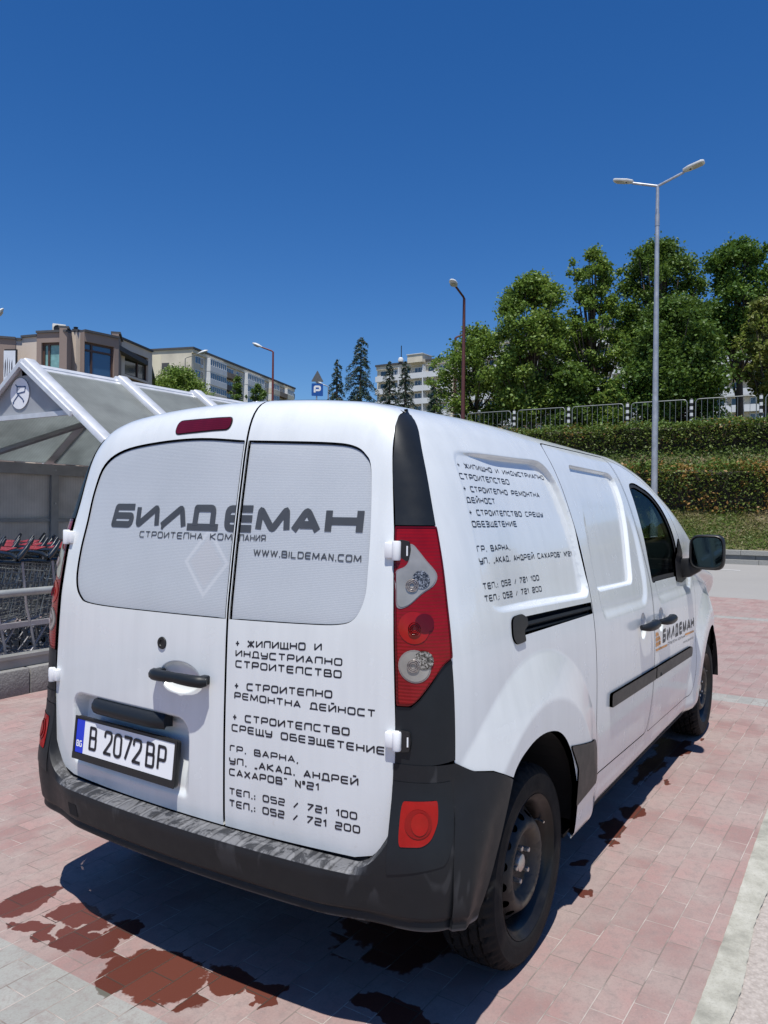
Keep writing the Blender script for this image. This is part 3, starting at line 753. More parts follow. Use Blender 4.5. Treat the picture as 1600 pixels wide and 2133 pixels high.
# the letter on the seam is cut by it: left part stem, right part bars
c,ya,yb,za,zb,H=X[0]
GL['є']=(.42,[([(1,1),(.0,1),(0,0),(1,0)],[.5,.5]),([(0,.5),(1,.5)],0)]);GL['≡']=(.6,[([(0,1),(1,1)],0),([(0,.5),(1,.5)],0),([(0,0),(1,0)],0)])
sub=[('СТРОИТЕЛНА КОМ',.288,-.130,1.355,1.356,.0215,.15),('ПАНИЯ',-.163,-.2605,1.356,1.357,.0205,.15)]
bigl(L1+([('є',ya,-.140,za,zb,H)] if ya>-.13 else [])+[sub[0]],DOORS[1])
bigl(R1+[('≡',-.162,yb,za,zb,H),sub[1],('WWW.BILDEMAN.COM',-.223,-.591,1.314,1.308,.0205,.17)],DOORS[-1])
def RP3(y,z,off=0):
    v=rv_of(np.array([y]),np.array([z]));P=rearf(np.array([y]),v);N=normals(rearf,np.array([y]),v,-1);return Vector((P+N*off)[0]),Vector(N[0])
# high brake light
P=rpoly([(.176,1.741),(-.068,1.741),(-.068,1.704),(.176,1.698)],.018,5)
for s_,y_a,y_b in((1,-.1410,-.1387),(-1,-.1583,-.1560)):
    patch('seam_seal',rearf,yz([(y_a,1.122),(y_b,1.122),(y_b,1.35),(y_b,1.663),(y_a,1.663),(y_a,1.35)]),M_RUB,DOORS[s_],h=.01,thick=0,side=-1,off=.0006)
bl=patch('brake_light',rearf,yz(P),M_MAROON,DOORS[1],h=.015,thick=.008,side=-1,off=.003)
patch('lamp_gasket',rearf,yz(ins(P,-.004)),M_RUB,bl,h=.02,thick=0,side=-1,off=.0012)
# lock, handle, grip bar, plate
c,n=RP3(.127,1.023);b=MB();Mx=Matrix.Translation(c)@n.to_track_quat('Z','Y').to_matrix().to_4x4()
b.lathe([(.0,.001),(.009,.001),(.0105,.004),(.0185,.004),(.020,.0),(.020,-.004)],24,Mx);b.build('door_lock',M_BLK,DOORS[1],auto=40)
b=MB();pts=[];rr=[]
for k in range(17):
    u=-1+2*k/16;c,n=RP3(.0285+.118*u,.929);c=Vector((-.664-.036+.022*u**4+.087*0,.0285-.118*u,.932-.004*abs(u)));pts.append(c);rr.append(.0155+.004*abs(u)**.5 if abs(u)<.95 else .012)
b.tube(pts,.017,10,rr=rr);b.build('door_handle',M_TRIM,DOORS[1],auto=50)
for yy in(.125,-.072):
    b=MB();b.box((-.690,yy-.014,.917),(-.655,yy+.014,.945));o=b.build('handle_mount',M_TRIM,DOORS[1]);bevel(o,.005,2)
b=MB()
prof=[];
for k in range(13):
    u=k/12;y=.466-.362*u;x=-.664+.087*y*y
    tap=1-.75*max(0,(u-.78)/.22)**2-.35*max(0,(.06-u)/.06)
    prof.append([(x+.03,y,.800),(x-.012*tap,y,.797),(x-.028*tap,y,.782),(x-.030*tap,y,.768),(x-.018*tap,y,.752),(x+.005,y,.747+.02*(1-tap)),(x+.03,y,.755)])
V=[p for r in prof for p in r];F=[]
for i in range(12):
    for k in range(6): F.append((i*7+k,i*7+k+1,i*7+8+k,i*7+7+k))
F+= [tuple(range(7)),tuple(range(84,91))]
b.add(V,F);b.build('plate_lamp_bar',M_TRIM,DOORS[1],auto=60)
# number plate
PC=Vector((-.6575,.302,.660));ex=Vector((0,-1,0));ez=Vector((.10,0,1)).normalized();
ex=(Vector((-.0385,-1,0))).normalized();enn=ex.cross(ez).normalized();enn=-enn if enn.x>0 else enn
MP=Matrix((( ex.x,ez.x,enn.x,PC.x),(ex.y,ez.y,enn.y,PC.y),(ex.z,ez.z,enn.z,PC.z),(0,0,0,1)))
b=MB();fr=rpoly([(-.262,-.080),(.262,-.080),(.262,.066),(-.262,.066)],.012,3);b.prism(fr,-.008,.008,MP)
pf=b.build('plate_frame',M_BLK,DOORS[1]);bevel(pf,.003)
b=MB();b.box((-.262,-.079,.008),(.262,-.058,.013),MP);b.box((-.262,.058,.008),(.262,.066,.012),MP);b.box((-.262,-.058,.008),(-.252,.058,.012),MP);b.box((.252,-.058,.008),(.262,.058,.012),MP);b.build('frame_lip',M_BLK,DOORS[1])
b=MB();b.prism(rpoly([(-.25,-.056),(.25,-.056),(.25,.056),(-.25,.056)],.006,3),.0083,.0098,MP)
pl=b.build('number_plate',M_PLATEW,DOORS[1])
b=MB();b.prism([(-.25,-.056),(-.208,-.056),(-.208,.056),(-.25,.056)],.0099,.0106,MP);b.build('country_strip',M_BLUE,pl)
def pfun(u,z):
    u=np.asarray(u);Q=np.array([MP@Vector((a,b,.0108)) for a,b in zip(u,z)]);return Q,np.tile(np.array(enn),(len(Q),1))
def pls(xs): return [(g,a,c,-.037,-.037,.075,.145,0,.3) for g,a,c in xs]
lettering('plate_characters',[([g],a,c,-.038,-.038,.080,.125) for g,a,c in(('pB',-.172,-.140),('p2',-.092,-.057),('p0',-.040,-.006),('p7',.008,.044),('p2',.058,.094),('pB',.124,.158),('pP',.180,.213))],pfun,M_INK,pl,off=.0004)
lettering('country_letters',[(['B'],-.243,-.232,-.036,-.036,.022,.2),(['G'],-.226,-.215,-.036,-.036,.022,.2)],pfun,M_PLATEW,pl,off=.0004)
# corners: trim, lamps, hinges ----------------------------------
lampo=[(.02,1.408),(1.0,1.408),(1.0,1.24),(1.0,1.10),(1.0,1.062),(.82,1.046),(.62,1.006),(.39,.958),(.26,.938),(.03,.936)]
lampo=rpoly(lampo,[.02]*2+[.01]*3+[.06,.05,.05,.06,.02],4)
trimo=[(.02,1.412),(1.0,1.412),(1.0,1.52),(1.0,1.607),(1.0,1.68),(.95,1.715),(.75,1.742),(.45,1.755),(.2,1.745),(.05,1.70),(.02,1.6)]
lowo=[(.02,.933),(.26,.934),(.39,.953),(.62,1.0),(.80,1.040),(.985,1.056),(1.0,1.05),(1.0,.92),(1.0,.792),(.5,.782),(.02,.779)]
CUP=spl([(.30,1.352),(.40,1.354),(.50,1.338),(.62,1.315),(.79,1.282),(.73,1.255),(.50,1.232),(.27,1.202),(.10,1.198),(.075,1.24),(.075,1.285),(.24,1.300),(.31,1.318)],4,True)
def ell(a,b,ra,rb,n=28): return [(a+ra*math.cos(k),b+rb*math.sin(k)) for k in np.linspace(0,2*math.pi,n,endpoint=False)]
for sg in(-1,1):
    f=cornf(sg);sd=1 if sg<0 else -1
    def dents(t,z,f=f):
        return f(t,z)
    SC=lambda L:L
    def cp(name,poly,mat,par,h,**k):
        # patch in (t*.17, z) so that the grid is even
        return patch(name,lambda a,z:f(np.asarray(a)/.17,z),[(t*.17,z) for t,z in poly],mat,par,h=h,side=sd,holes=[[(t*.17,z) for t,z in q] for q in k.pop('holes',())],**k)
    cp('corner_backing',[(0,.76),(1.0,.76),(1,1.0),(1,1.4),(1,1.70),(.5,1.74),(.02,1.70),(0,1.2)],M_DARK,VAN,.05,thick=0,off=-.02)
    cp('pillar_trim',trimo,M_TRIM,VAN,.022,thick=.012,off=.003)
    cp('corner_trim',lowo,M_TRIM,VAN,.02,thick=.012,off=.003)
    lo=ell(.34,1.042,.24,.039);mi=ell(.35,1.142,.26,.042)
    la=cp('tail_lamp',lampo,M_RED,VAN,.014,thick=.015,off=.006)
    cp('lamp_rim',lampo,M_RED3,la,.012,thick=.004,off=.0072,holes=[[(.5+(t-.5)*.93,z+(.005 if z<1.0 else -.005 if z>1.35 else 0)) for t,z in lampo]])
    cl=cp('reversing_lens',CUP,M_CLEAR,la,.01,thick=.003,off=.0085)
    cp('lens_border',[(.42+(t-.42)*1.10,1.27+(z-1.27)*1.06) for t,z in CUP],M_CHROME,la,.01,thick=.003,off=.0072)
    c2=cp('indicator_lens',lo,M_CLEAR,la,.01,thick=.003,off=.0085)
    cp('lens_border',ell(.34,1.042,.265,.043),M_CHROME,la,.012,thick=.003,off=.0072)
    c3=cp('stop_lens',mi,M_RED2,la,.012,thick=.002,off=.0075)
    for (t0,z0,par,mt,mt2,rr_) in((.34,1.252,cl,M_CHROME,M_FACET,.0),(.32,1.044,c2,M_CHROME,M_FACET,0),(.36,1.140,c3,M_RED3,M_RED3B,0)):
        P=f(np.array([t0]),np.array([z0]))[0];N=normals(lambda a,z:f(np.asarray(a)/.17,z),np.array([t0*.17]),np.array([z0]),sd)[0]
        Mx=Matrix.Translation(Vector(P)+Vector(N)*.0105)@Vector(N).to_track_quat('Z','Y').to_matrix().to_4x4()
        b=MB()
        for r in(.006,.0105,.015): b.lathe([(r,0),(r+.0012,.0018),(r+.0024,0)],24,Mx)
        b.build('lens_ring',mt,par)
        t1,z1=t0+.22,z0+.012
        cp('bulb_bowl',ell(t1-.05,z1+.003,.16,.024,22),mt2,par,.008,thick=0,off=.0100)
    # hinges
    for hz,dz in((1.3445,.022),(.845,.021)):
        t0=.02;P=Vector(f(np.array([t0]),np.array([hz]))[0]);N=Vector(normals(lambda a,z:f(np.asarray(a)/.17,z),np.array([t0*.17]),np.array([hz]),sd)[0])
        N.z=0;N.normalize();T=Vector((0,0,1)).cross(N).normalized()
        if T.y*sg<0:T=-T      # towards the body side
        Mx=Matrix(((T.x,0,N.x,P.x),(T.y,0,N.y,P.y),(T.z,1,N.z,P.z),(0,0,0,1)))
        b=MB();b.box((-.027,-dz,-.004),(.002,dz,.015),Mx)
        h=b.build('door_hinge',M_WHITEP,VAN);bevel(h,.004)
        b=MB();b.lathe([(.0,-dz-.004),(.011,-dz-.004),(.0125,-dz),(.0125,dz),(.011,dz+.004),(0,dz+.004)],14,Matrix.Translation(P+N*.012+T*.008))
        b.build('hinge_barrel',M_WHITEP,h,auto=40)
        b=MB();b.prism(rpoly([(.012,-dz-.008),(.042,-dz-.004),(.046,0),(.042,dz+.004),(.012,dz+.008)],.006,3),.0,.009,Mx);b.build('hinge_pocket',M_BLK,h)
        b=MB();b.box((.036,-dz*.6,.009),(.040,dz*.6,.0105),Mx);b.build('hinge_tab',M_WHITEP,h)
# bumper ----------------------------------------------------------
def bump_base(s,z):
    s=np.asarray(s,float);z=np.asarray(z,float);m=s>2.5;ss=np.where(m,5-s,s)
    P=np.zeros(s.shape+(3,))
    xs=np.interp(z,[.2,.26,.33,.50,.713,.8],[-.50,-.49,-.465,-.39,-.293,-.285])
    k=ss<=1;x=xs+(XB(np.maximum(z,.3))-xs)*np.clip(ss,0,1)
    A=side0(x,v_of(x,z));A[...,1]-=sdisp(x,z)
    C=corner0(2-np.clip(ss,1,2),z)
    y=-.7135+(np.clip(ss,2,2.5)-2)*2*.7135
    y=-YA(z)*(1-(np.clip(ss,2,2.5)-2)*2)
    B=rear0(y,rv_of(y,z))
    P=np.where((ss<=1)[...,None],A,np.where((ss<=2)[...,None],C,B));P[...,2]=z
    # only the shape behind the flare blends out at the corner
    P[...,1]=np.where(m,-P[...,1],P[...,1]);return P
Sv=np.r_[np.linspace(0,1,12),np.linspace(1,1.999,20)[1:],np.linspace(2.001,2.06,6),np.linspace(2.06,2.5,260)[1:]]
Sv=np.r_[Sv,5-Sv[::-1][1:]]
Wn=46;wv=np.linspace(0,1,Wn)
def ztop(s):
    ss=np.where(s>2.5,5-s,s);y=.7135*(1-(np.clip(ss,2,2.5)-2)*2)
    side=np.interp(ss,[0,.46,.75,1],[.688,.734,.749,.784])
    rear=.498+.115*np.clip((y-.60)/.1135,0,1)**2.2
    return np.where(ss<=1,side,np.where(ss<2,.784,rear))
Sg,Wg=np.meshgrid(Sv,wv,indexing='ij')
ZT=ztop(Sg)
ssg=np.where(Sg>2.5,5-Sg,Sg);yg=.7135*(1-(np.clip(ssg,2,2.5)-2)*2)
# distribute: w 0..0.35 ledge/top slope, ..0.75 face, ..0.85 crease, ..1 lip and underside
zm=.478
Z=np.where(Wg<.42,ZT+(zm-.012-ZT)*(Wg/.42)**1.0,np.where(Wg<.74,zm-.012-(.466-.387)*(Wg-.42)/.32,np.where(Wg<.8,.387-.012*(Wg-.74)/.06,.375-.034*(Wg-.8)/.2)))
cen=1-sst((yg-.50)/.20)*(ssg>=2)-(ssg<2)*1.0     # 1 on the straight rear, 0 on corners and flanks
cen=np.clip(cen,0,1)
q=np.clip(Wg/.42,0,1)
oc=.078*np.sqrt(np.clip(1-(1-np.minimum(q/.80,1))**2,0,1)) ; oc=np.where(q<.8,.068*np.clip(q/.7,0,1)**.8,.068+.004*np.sin((q-.8)/.2*math.pi/2))
# flatter ledge: z almost constant while o grows
Zc=np.where(q<.72,ZT-.008*(q/.72),ZT-.008-(ZT-.008-.466)*((q-.72)/.28)**1.4)
Zl=np.where(Wg<.42,Zc,Z);Z=np.where(cen>0,Z*(1-cen)+Zl*cen,Z)
of=.005+.034*sst((.745-Z)/.24)*sst((ssg-.25)/.9)
of=np.where(ssg>=2,of*sst(q/.22),of)
face=.072*cen+of*(1-cen)
low=np.where(Wg>.42,1-.10*np.clip((Wg-.42)/.32,0,1),1)
low=low-np.where(Wg>.74,.22*np.clip((Wg-.74)/.06,0,1),0)+np.where(Wg>.8,.10*np.sin(np.clip((Wg-.8)/.12,0,1)*math.pi/2),0)-np.where(Wg>.92,1.1*((Wg-.92)/.08)**2,0)
Of=np.where(Wg<.42,oc*cen+of*(1-cen),face*low)
rib=np.where((q>.12)&(q<.75)&(Wg<.42),1,0)*cen*.0030*np.clip((np.abs(((Sg*24)%1)-.5)*2-.2)*6,0,1)*sst((q-.12)/.1)*sst((.70-q)/.15)
Pb=bump_base(Sg,np.maximum(Z,.26))
e=1e-3
tn=bump_base(np.clip(Sg+e,0,5),np.maximum(Z,.26))-bump_base(np.clip(Sg-e,0,5),np.maximum(Z,.26))
nb=np.stack([tn[...,1],-tn[...,0],0*tn[...,0]],-1);nb/=np.maximum(np.linalg.norm(nb,axis=-1)[...,None],1e-9)
out=np.sign((nb*(Pb-np.array((1.2,0,0)))).sum(-1))[...,None];nb=nb*out
Pb[...,2]=Z;Pb=Pb+nb*Of[...,None];Pb[...,2]+=rib
ns,nw=Sg.shape
idx=np.arange(ns*nw).reshape(ns,nw)
F=np.stack([idx[:-1,:-1].ravel(),idx[1:,:-1].ravel(),idx[1:,1:].ravel(),idx[:-1,1:].ravel()],1)
bo=mesh('rear_bumper',Pb.reshape(-1,3),F,M_BUMP,VAN,smooth=True)
try:bo.data.set_sharp_from_angle(angle=R(50))
except Exception:pass
# fog lamps in the bumper corners, their frames, tow cover
def bsurf(s,z):
    s=np.asarray(s,float);z=np.asarray(z,float);P=bump_base(s,z);ss=np.where(s>2.5,5-s,s)
    e=1e-3;tn=bump_base(s+e,z)-bump_base(s-e,z);nb=np.stack([tn[...,1],-tn[...,0],0*tn[...,0]],-1);nb/=np.maximum(np.linalg.norm(nb,axis=-1)[...,None],1e-9)
    nb=nb*np.sign((nb*(P-np.array((1.2,0,0)))).sum(-1))[...,None]
    o=.005+.034*sst((.745-z)/.24)*sst((ss-.25)/.9)
    return P+nb*o[...,None]
for sg in(-1,1):
    mp=(lambda a,z:bsurf(2-np.asarray(a)/.17,z)) if sg<0 else (lambda a,z:bsurf(3+np.asarray(a)/.17,z))
    sd=1 if sg<0 else -1
    fo=[(t*.17,z) for t,z in rpoly([(.15,.690),(.69,.695),(.69,.645),(.60,.600),(.48,.582),(.15,.577)],[.05,.06,.1,.1,.1,.04],4)]
    fg=patch('fog_lamp',mp,fo,M_RED2,VAN,h=.012,thick=.012,side=sd,off=.004)
    cx,cz=.41*.17,.637
    patch('lens_bowl',mp,[(cx+.032*math.cos(a),cz+.036*math.sin(a)) for a in np.linspace(0,2*math.pi,24,endpoint=False)],M_RED4,fg,h=.01,thick=.002,side=sd,off=.006)
    patch('lens_bowl',mp,[(cx+.004+.020*math.cos(a),cz+.028*math.sin(a)) for a in np.linspace(0,2*math.pi,24,endpoint=False)],M_RED2,fg,h=.01,thick=.002,side=sd,off=.008)
    patch('lamp_gasket',mp,ins(fo,-.005),M_RUB,fg,h=.02,thick=.004,side=sd,off=.0015)
    # raised frame round the lamp panel
    fr=[(t*.17,z) for t,z in rpoly([(.0,.738),(.93,.740),(.94,.66),(.90,.60),(.80,.535),(.0,.50)],[.02,.06,.2,.2,.1,.02],4)]
    patch('lamp_panel',mp,fr,M_TRIM,bo,h=.012,thick=.006,side=sd,off=-.001+.003)
b=MB();
i0=int(np.argmin(np.abs(Sv-(2.5+.5*.535/.7135))));i1=int(np.argmin(np.abs(Sv-(2.5+.5*.485/.7135))))
w0=int(.50*Wn);w1=int(.68*Wn)
V=[Pb[i,w] +nb[i,w]*.0015 for i,w in((i0,w0),(i1,w0),(i1,w1),(i0,w1))];b.add(V,[(0,1,2,3)])
b.build('towing_eye_slot',M_DARK,bo)
# lettering on the flank ------------------------------------------
f,sd=SR
def sfun(off=0):
    def g(u,z):
        u=np.asarray(u);v=v_of(u,np.asarray(z));P=f(u,v);N=normals(f,u,v,sd);return P+N*off,N
    return g
ST=[('+ ЖИЛИЩНО И ИНДУСТРИАЛНО',-.283,.485,1.584,1.576,.0175),('СТРОИТЕЛСТВО',-.297,.118,1.548,1.545,.0195),('+ СТРОИТЕЛНО РЕМОНТНА',-.300,.368,1.511,1.506,.0185),
('ДЕЙНОСТ',-.302,-.068,1.477,1.476,.0185),('+ СТРОИТЕЛСТВО СРЕЩУ',-.308,.342,1.440,1.434,.0185),('ОБЕЗЩЕТЕНИЕ',-.311,.070,1.405,1.402,.0195),
('ГР. ВАРНА,',-.320,-.048,1.333,1.329,.0195),('УЛ. „АКАД. АНДРЕЙ САХАРОВ“ N°21',-.323,.549,1.298,1.284,.0195),('ТЕЛ.: 052 / 721 100',-.330,.163,1.226,1.218,.019),('ТЕЛ.: 052 / 721 200',-.335,.168,1.191,1.180,.019)]
lo=lettering('lettering',ST,sfun(),M_INK,VAN,t=.19,off=.0004,seg=.008)
FDR=[o for o in COL.objects if o.name.startswith('front_door') and o.parent==VAN][0]
xs0,xs1=1.722,2.55
wd2=[1.12,1.12,1.12,1.22,1.1,1.32,1.45,1.3];tot=sum(wd2)+.2*7;x=0;ln=[]
for c,wg in zip('билдЕмаН',wd2):
    a=xs0+(xs1-xs0)*x/tot;bq=xs0+(xs1-xs0)*(x+wg)/tot;z=.792-.022*x/tot;ln.append((c,a+.01,bq-.01,z,z,.070,.27));x+=wg+.2
lettering('lettering',ln+[('СТРОИТЕЛНА КОМПАНИЯ',1.845,2.279,.766,.751,.014,.17),('WWW.BILDEMAN.COM',2.236,2.537,.721,.710,.0115,.17)],sfun(),M_INKD,FDR)
b=MB();V=[];F=[]
def spoly(pts,off):
    P,N=sfun()(np.array([p[0] for p in pts]),np.array([p[1] for p in pts]));b.add(P+N*off,[tuple(range(len(pts)))])
def sbar(x0,x1,z0,z1,h,n=5):
    for i in range(n):
        a,c=i/n,(i+1)/n;spoly([(x0+(x1-x0)*a,z0+(z1-z0)*a),(x0+(x1-x0)*c,z0+(z1-z0)*c),(x0+(x1-x0)*c,z0+(z1-z0)*c+h),(x0+(x1-x0)*a,z0+(z1-z0)*a+h)],.0012)
sbar(1.58,1.828,.772,.764,.011);sbar(2.287,2.542,.759,.747,.011)
for r,(n,zz) in enumerate(((3,.795),(2.4,.820),(1.5,.845))):
    for k in range(3):
        x0=1.578+.036*k;x1=x0+.028
        if k+1<=n: spoly([(x0,zz),(x1,zz-.002),(x1,zz+.018),(x0,zz+.020)],.0012)
        elif k<n: spoly([(x0,zz),(x1,zz-.002),(x0+.01,zz+.018),(x0,zz+.020)],.0012)
b.build('orange_emblem',M_ORANGE,FDR)
# wheels -----------------------------------------------------------
def make_wheel(sg,x):
    "wheel about local Z pointing outwards"
    Mx=Matrix.Translation((x,sg*.766,.311))@Matrix.Rotation(-sg*math.pi/2,4,'X')@Matrix.Rotation(.35,4,'Z')
    K_=1.075
    b=MB();b.lathe([(r_*K_,h_) for r_,h_ in [(.178,-.085),(.196,-.09),(.207,-.092),(.207,-.086),(.19,-.07),(.176,-.02),(.172,.02),(.180,.045),(.186,.062),(.192,.070),(.202,.074),(.2075,.082),(.2085,.090),(.2065,.094),(.203,.090),(.197,.080),(.189,.074),(.182,.066),(.174,.048),(.166,.02),(.166,-.08)]],72,Mx)
    rim=b.build('wheel',M_RIM,VAN,auto=35)
    # disc with a ring of holes
    hf=pchip([K_*q_ for q_ in [0,.028,.034,.060,.078,.088,.104,.118,.132,.150,.168]],[.054,.054,.048,.048,.049,.058,.080,.084,.074,.050,.030])
    def df(u,v):
        u=np.asarray(u);v=np.asarray(v);r=np.hypot(u,v);h=hf(r)
        P=np.stack([u,v,h],-1);A=np.array(Mx);return P@A[:3,:3].T+A[:3,3]
    holes=[]
    for k in range(15):
        a=2*math.pi*k/15;c,s=math.cos(a),math.sin(a)
        holes.append([(.153*c+p*c-q*s,.153*s+p*s+q*c) for p,q in [(.0105*math.cos(t),.0155*math.sin(t)) for t in np.linspace(0,2*math.pi,12,endpoint=False)]])
    disc=patch('wheel_disc',df,[(.180*math.cos(t),.180*math.sin(t)) for t in np.linspace(0,2*math.pi,72,endpoint=False)],M_WHEEL,rim,holes=holes,h=.0095,thick=.006,side=1)
    b=MB();b.lathe([(0,.070),(.018,.069),(.027,.064),(.030,.054),(.030,.045)],28,Mx);b.build('hub_cap',M_STEEL,rim,auto=40)
    for k in range(5):
        a=2*math.pi*k/5+.2
        b=MB();b.lathe([(0,.072),(.0075,.072),(.0085,.069),(.0085,.046)],6,Mx@Matrix.Translation((.054*math.cos(a),.054*math.sin(a),0)));b.build('wheel_bolt',M_STEEL,rim)
    b=MB();b.tube([Mx@Vector(p) for p in((.185,.02,.03),(.188,.021,.055),(.182,.020,.078))],.004,8);b.build('tyre_valve',M_STEEL,rim)
    b=MB();b.box((-.008,-.011,.064),(.004,.011,.076),Mx@Matrix.Rotation(1.9,4,'Z')@Matrix.Translation((.201,0,0)));b.build('balance_weight',M_GALV,rim)
    # tyre: carcass with tread blocks
    prof=[(.219,.086),(.2255,.094),(.232,.0965),(.240,.0985),(.2435,.0980),(.247,.0985),(.262,.0990),(.281,.096),(.286,.0965),(.290,.0935),(.300,.087),(.3075,.0785)]
    tread=[.0785,.071,.062,.0535,.0525,.047,.0455,.032,.0175,.0165,.011,.0095,0]
    gro={4:1,5:1,8:1,9:1,10:1}
    cols=[(r,y,-1) for r,y in prof]
    tz=[.072,.064,.0545,.053,.0475,.046,.033,.020,.0185,.0125,.011,0.0]
    dp=[0,0,0,1,1,0,0,0,1,1,0,0]
    rows=[];n=240
    full=[(r,y,0,'s') for r,y in prof]+[(.3165-.012*(y/.09)**4,y,d,'t') for y,d in zip(tz,dp)]
    full+=[(r,-y,d,k) for r,y,d,k in full[::-1][1:]]
    V=[]
    for i,(r,y,d,k) in enumerate(full):
        for j in range(n):
            rr=r
            if k=='t':
                if d: rr-=.013
                else:
                    ph=(j+ (2.2*abs(y)/.02 if abs(y)>.05 else (6*y/.05)))%8
                    if ph<1.6: rr-=.011
                    elif (ph>3.6 and ph<4.3): rr-=.002
            elif abs(y)>.075 and r>.296 and (j%4)<1.5: rr-=.005
            a=2*math.pi*j/n
            z0=-.311
            V.append(Mx@Vector((rr*math.cos(a),rr*math.sin(a),y)))
    V=np.array(V)
    # flatten where it stands on the ground, bulging a little
    lowm=V[:,2]<.0025;V[lowm,2]=.0025
    F=[]
    m=len(full)
    I=np.arange(m*n).reshape(m,n);Jn=np.roll(I,-1,1)
    F=np.stack([I[:-1].ravel(),Jn[:-1].ravel(),Jn[1:].ravel(),I[1:].ravel()],1)
    ty=mesh('tyre',V,F,M_TYRE,rim,smooth=True)
    try:ty.data.set_sharp_from_angle(angle=R(38))
    except Exception:pass
    return rim
for sg in(-1,1):
    for x in(0,3.081): make_wheel(sg,x)
# dark wheel housings, added light blockers, underside and exhaust -----------------------------
for x in(0,3.081):
    for sg in(-1,1):
        b=MB();V=[];n=20
        for k in range(n+1):
            a=.06+(math.pi-.12)*k/n
            for y in(.50,.878): V.append((x+.43*math.cos(a)-.03,sg*y,.30+.445*math.sin(a)))
        b.add(V,[(2*k,2*k+1,2*k+3,2*k+2) for k in range(n)]+[tuple(2*k for k in range(n+1))])
        b.build('wheel_housing',M_DARK,VAN)
b=MB();b.box((-.545,-.80,.655),(1.36,.80,.67));b.build('leak_block_floor',M_DARK,VAN)  # unseen floor added to keep sun from leaking into the ground shadow
for sg in(-1,1):
    b=MB();q=[(-.602,.60),(-.602,.70),(-.575,.785),(-.535,.838),(-.42,.872),(-.42,.60)];b.prism([(x,sg*y) for x,y in (q if sg<0 else q[::-1])],.735,.75);b.build('leak_block_plate',M_DARK,VAN)  # unseen plates added below the bumper seam to block a sun leak
b=MB();b.box((-.625,-.64,.335),(-.45,.64,.515));b.box((-.56,-.80,.34),(-.40,-.55,.60));b.box((-.56,.55,.34),(-.40,.80,.60));b.box((-.50,-.50,.27),(3.6,.50,.285));b.box((.36,-.845,.27),(2.62,.845,.283));b.box((-.56,-.5,.30),(-.4,.5,.32))
b.build('underbody_and_leak_blocks',M_DARK,VAN)  # boxes behind bumper and corners added against sun leaks; rest is van underside
b=MB();b.lathe([(.0,-.35),(.085,-.35),(.095,-.33),(.095,.33),(.085,.35),(0,.35)],20,Matrix.Translation((-.22,.1,.36))@Matrix.Rotation(math.pi/2,4,'X'))
b.tube([(-.22,-.2,.34),(.1,-.25,.30),(.6,-.2,.24),(1.6,-.1,.23)],.025,8);b.build('exhaust',M_DARK,VAN,auto=40)
b=MB();b.box((-.03,-.72,.26),(.03,.72,.31));b.build('rear_axle',M_DARK,VAN)
# cab: bulkhead, seats, dashboard, steering wheel, windscreen ---------
b=MB();b.box((1.36,-.60,.30),(1.38,.60,1.60));b.build('bulkhead',M_SEAT,VAN)
for y in(-.38,.38):
    b=MB();b.box((1.50,y-.24,.55),(2.02,y+.24,.72));s=b.build('seat',M_SEAT,VAN);bevel(s,.04,3)
    b=MB();b.prism(rpoly([(1.46,.62),(1.62,.62),(1.50,1.22),(1.40,1.22)],.04,4),-.23,.23,Matrix.Translation((0,y,0))@Matrix.Rotation(math.pi/2,4,'X'));bk=b.build('backrest',M_SEAT,s);bevel(bk,.03,3)
    b=MB();b.box((1.40,y-.12,1.26),(1.48,y+.12,1.42));hr=b.build('headrest',M_SEAT,s);bevel(hr,.03,3)
b=MB();b.prism(rpoly([(2.20,.62),(2.75,.62),(2.78,1.10),(2.45,1.12),(2.26,1.02)],.05,4),-.80,.80,Matrix.Rotation(math.pi/2,4,'X'));d=b.build('dashboard',M_BLK,VAN);bevel(d,.02,2)
b=MB();Mx=Matrix.Translation((2.12,.38,.98))@Matrix.Rotation(R(-62),4,'Y')
b.lathe([(.185+.014*math.cos(a),.014*math.sin(a)) for a in np.linspace(0,2*math.pi,8,endpoint=False)],32,Mx,close=True);b.box((-.18,-.02,-.01),(.18,.02,.01),Mx);b.tube([Mx@Vector((0,0,0)),Vector((2.35,.38,.88))],.03,8);b.build('steering_wheel',M_BLK,VAN,auto=60)
for sg in(-1,):
    pass
fR,fL=sidef(-1),sidef(1)
ws=[(1.80,SL),(1.84,SL-.35),(1.90,V0+.04),(2.66,V0+.04),(2.72,SL-.35),(2.74,SL)]
for sg,ff in((-1,fR),(1,fL)):
    patch('windscreen',ff,ws,M_GLASS,VAN,h=.06,thick=0,side=1 if sg<0 else -1,off=.001)
    hlp=xz([(3.40,.86),(3.62,.76),(3.66,.64),(3.50,.66),(3.36,.76)])
    patch('headlight',ff,hlp,M_CLEAR,VAN,h=.03,thick=.01,side=1 if sg<0 else -1,off=.004)
    patch('front_bumper',ff,xz([(3.49,.30),(3.49,.55),(3.70,.56),(3.845,.50),(3.845,.31)]),M_TRIM,VAN,h=.03,thick=.01,side=1 if sg<0 else -1,off=.012)
b=MB();P=fR(np.full(40,3.853),np.linspace(.05,SL,40));Q=P[::-1]*np.array((1,-1,1));b.add(list(P)+list(Q),[tuple(range(80))]);b.build('grille',M_BLK,VAN)
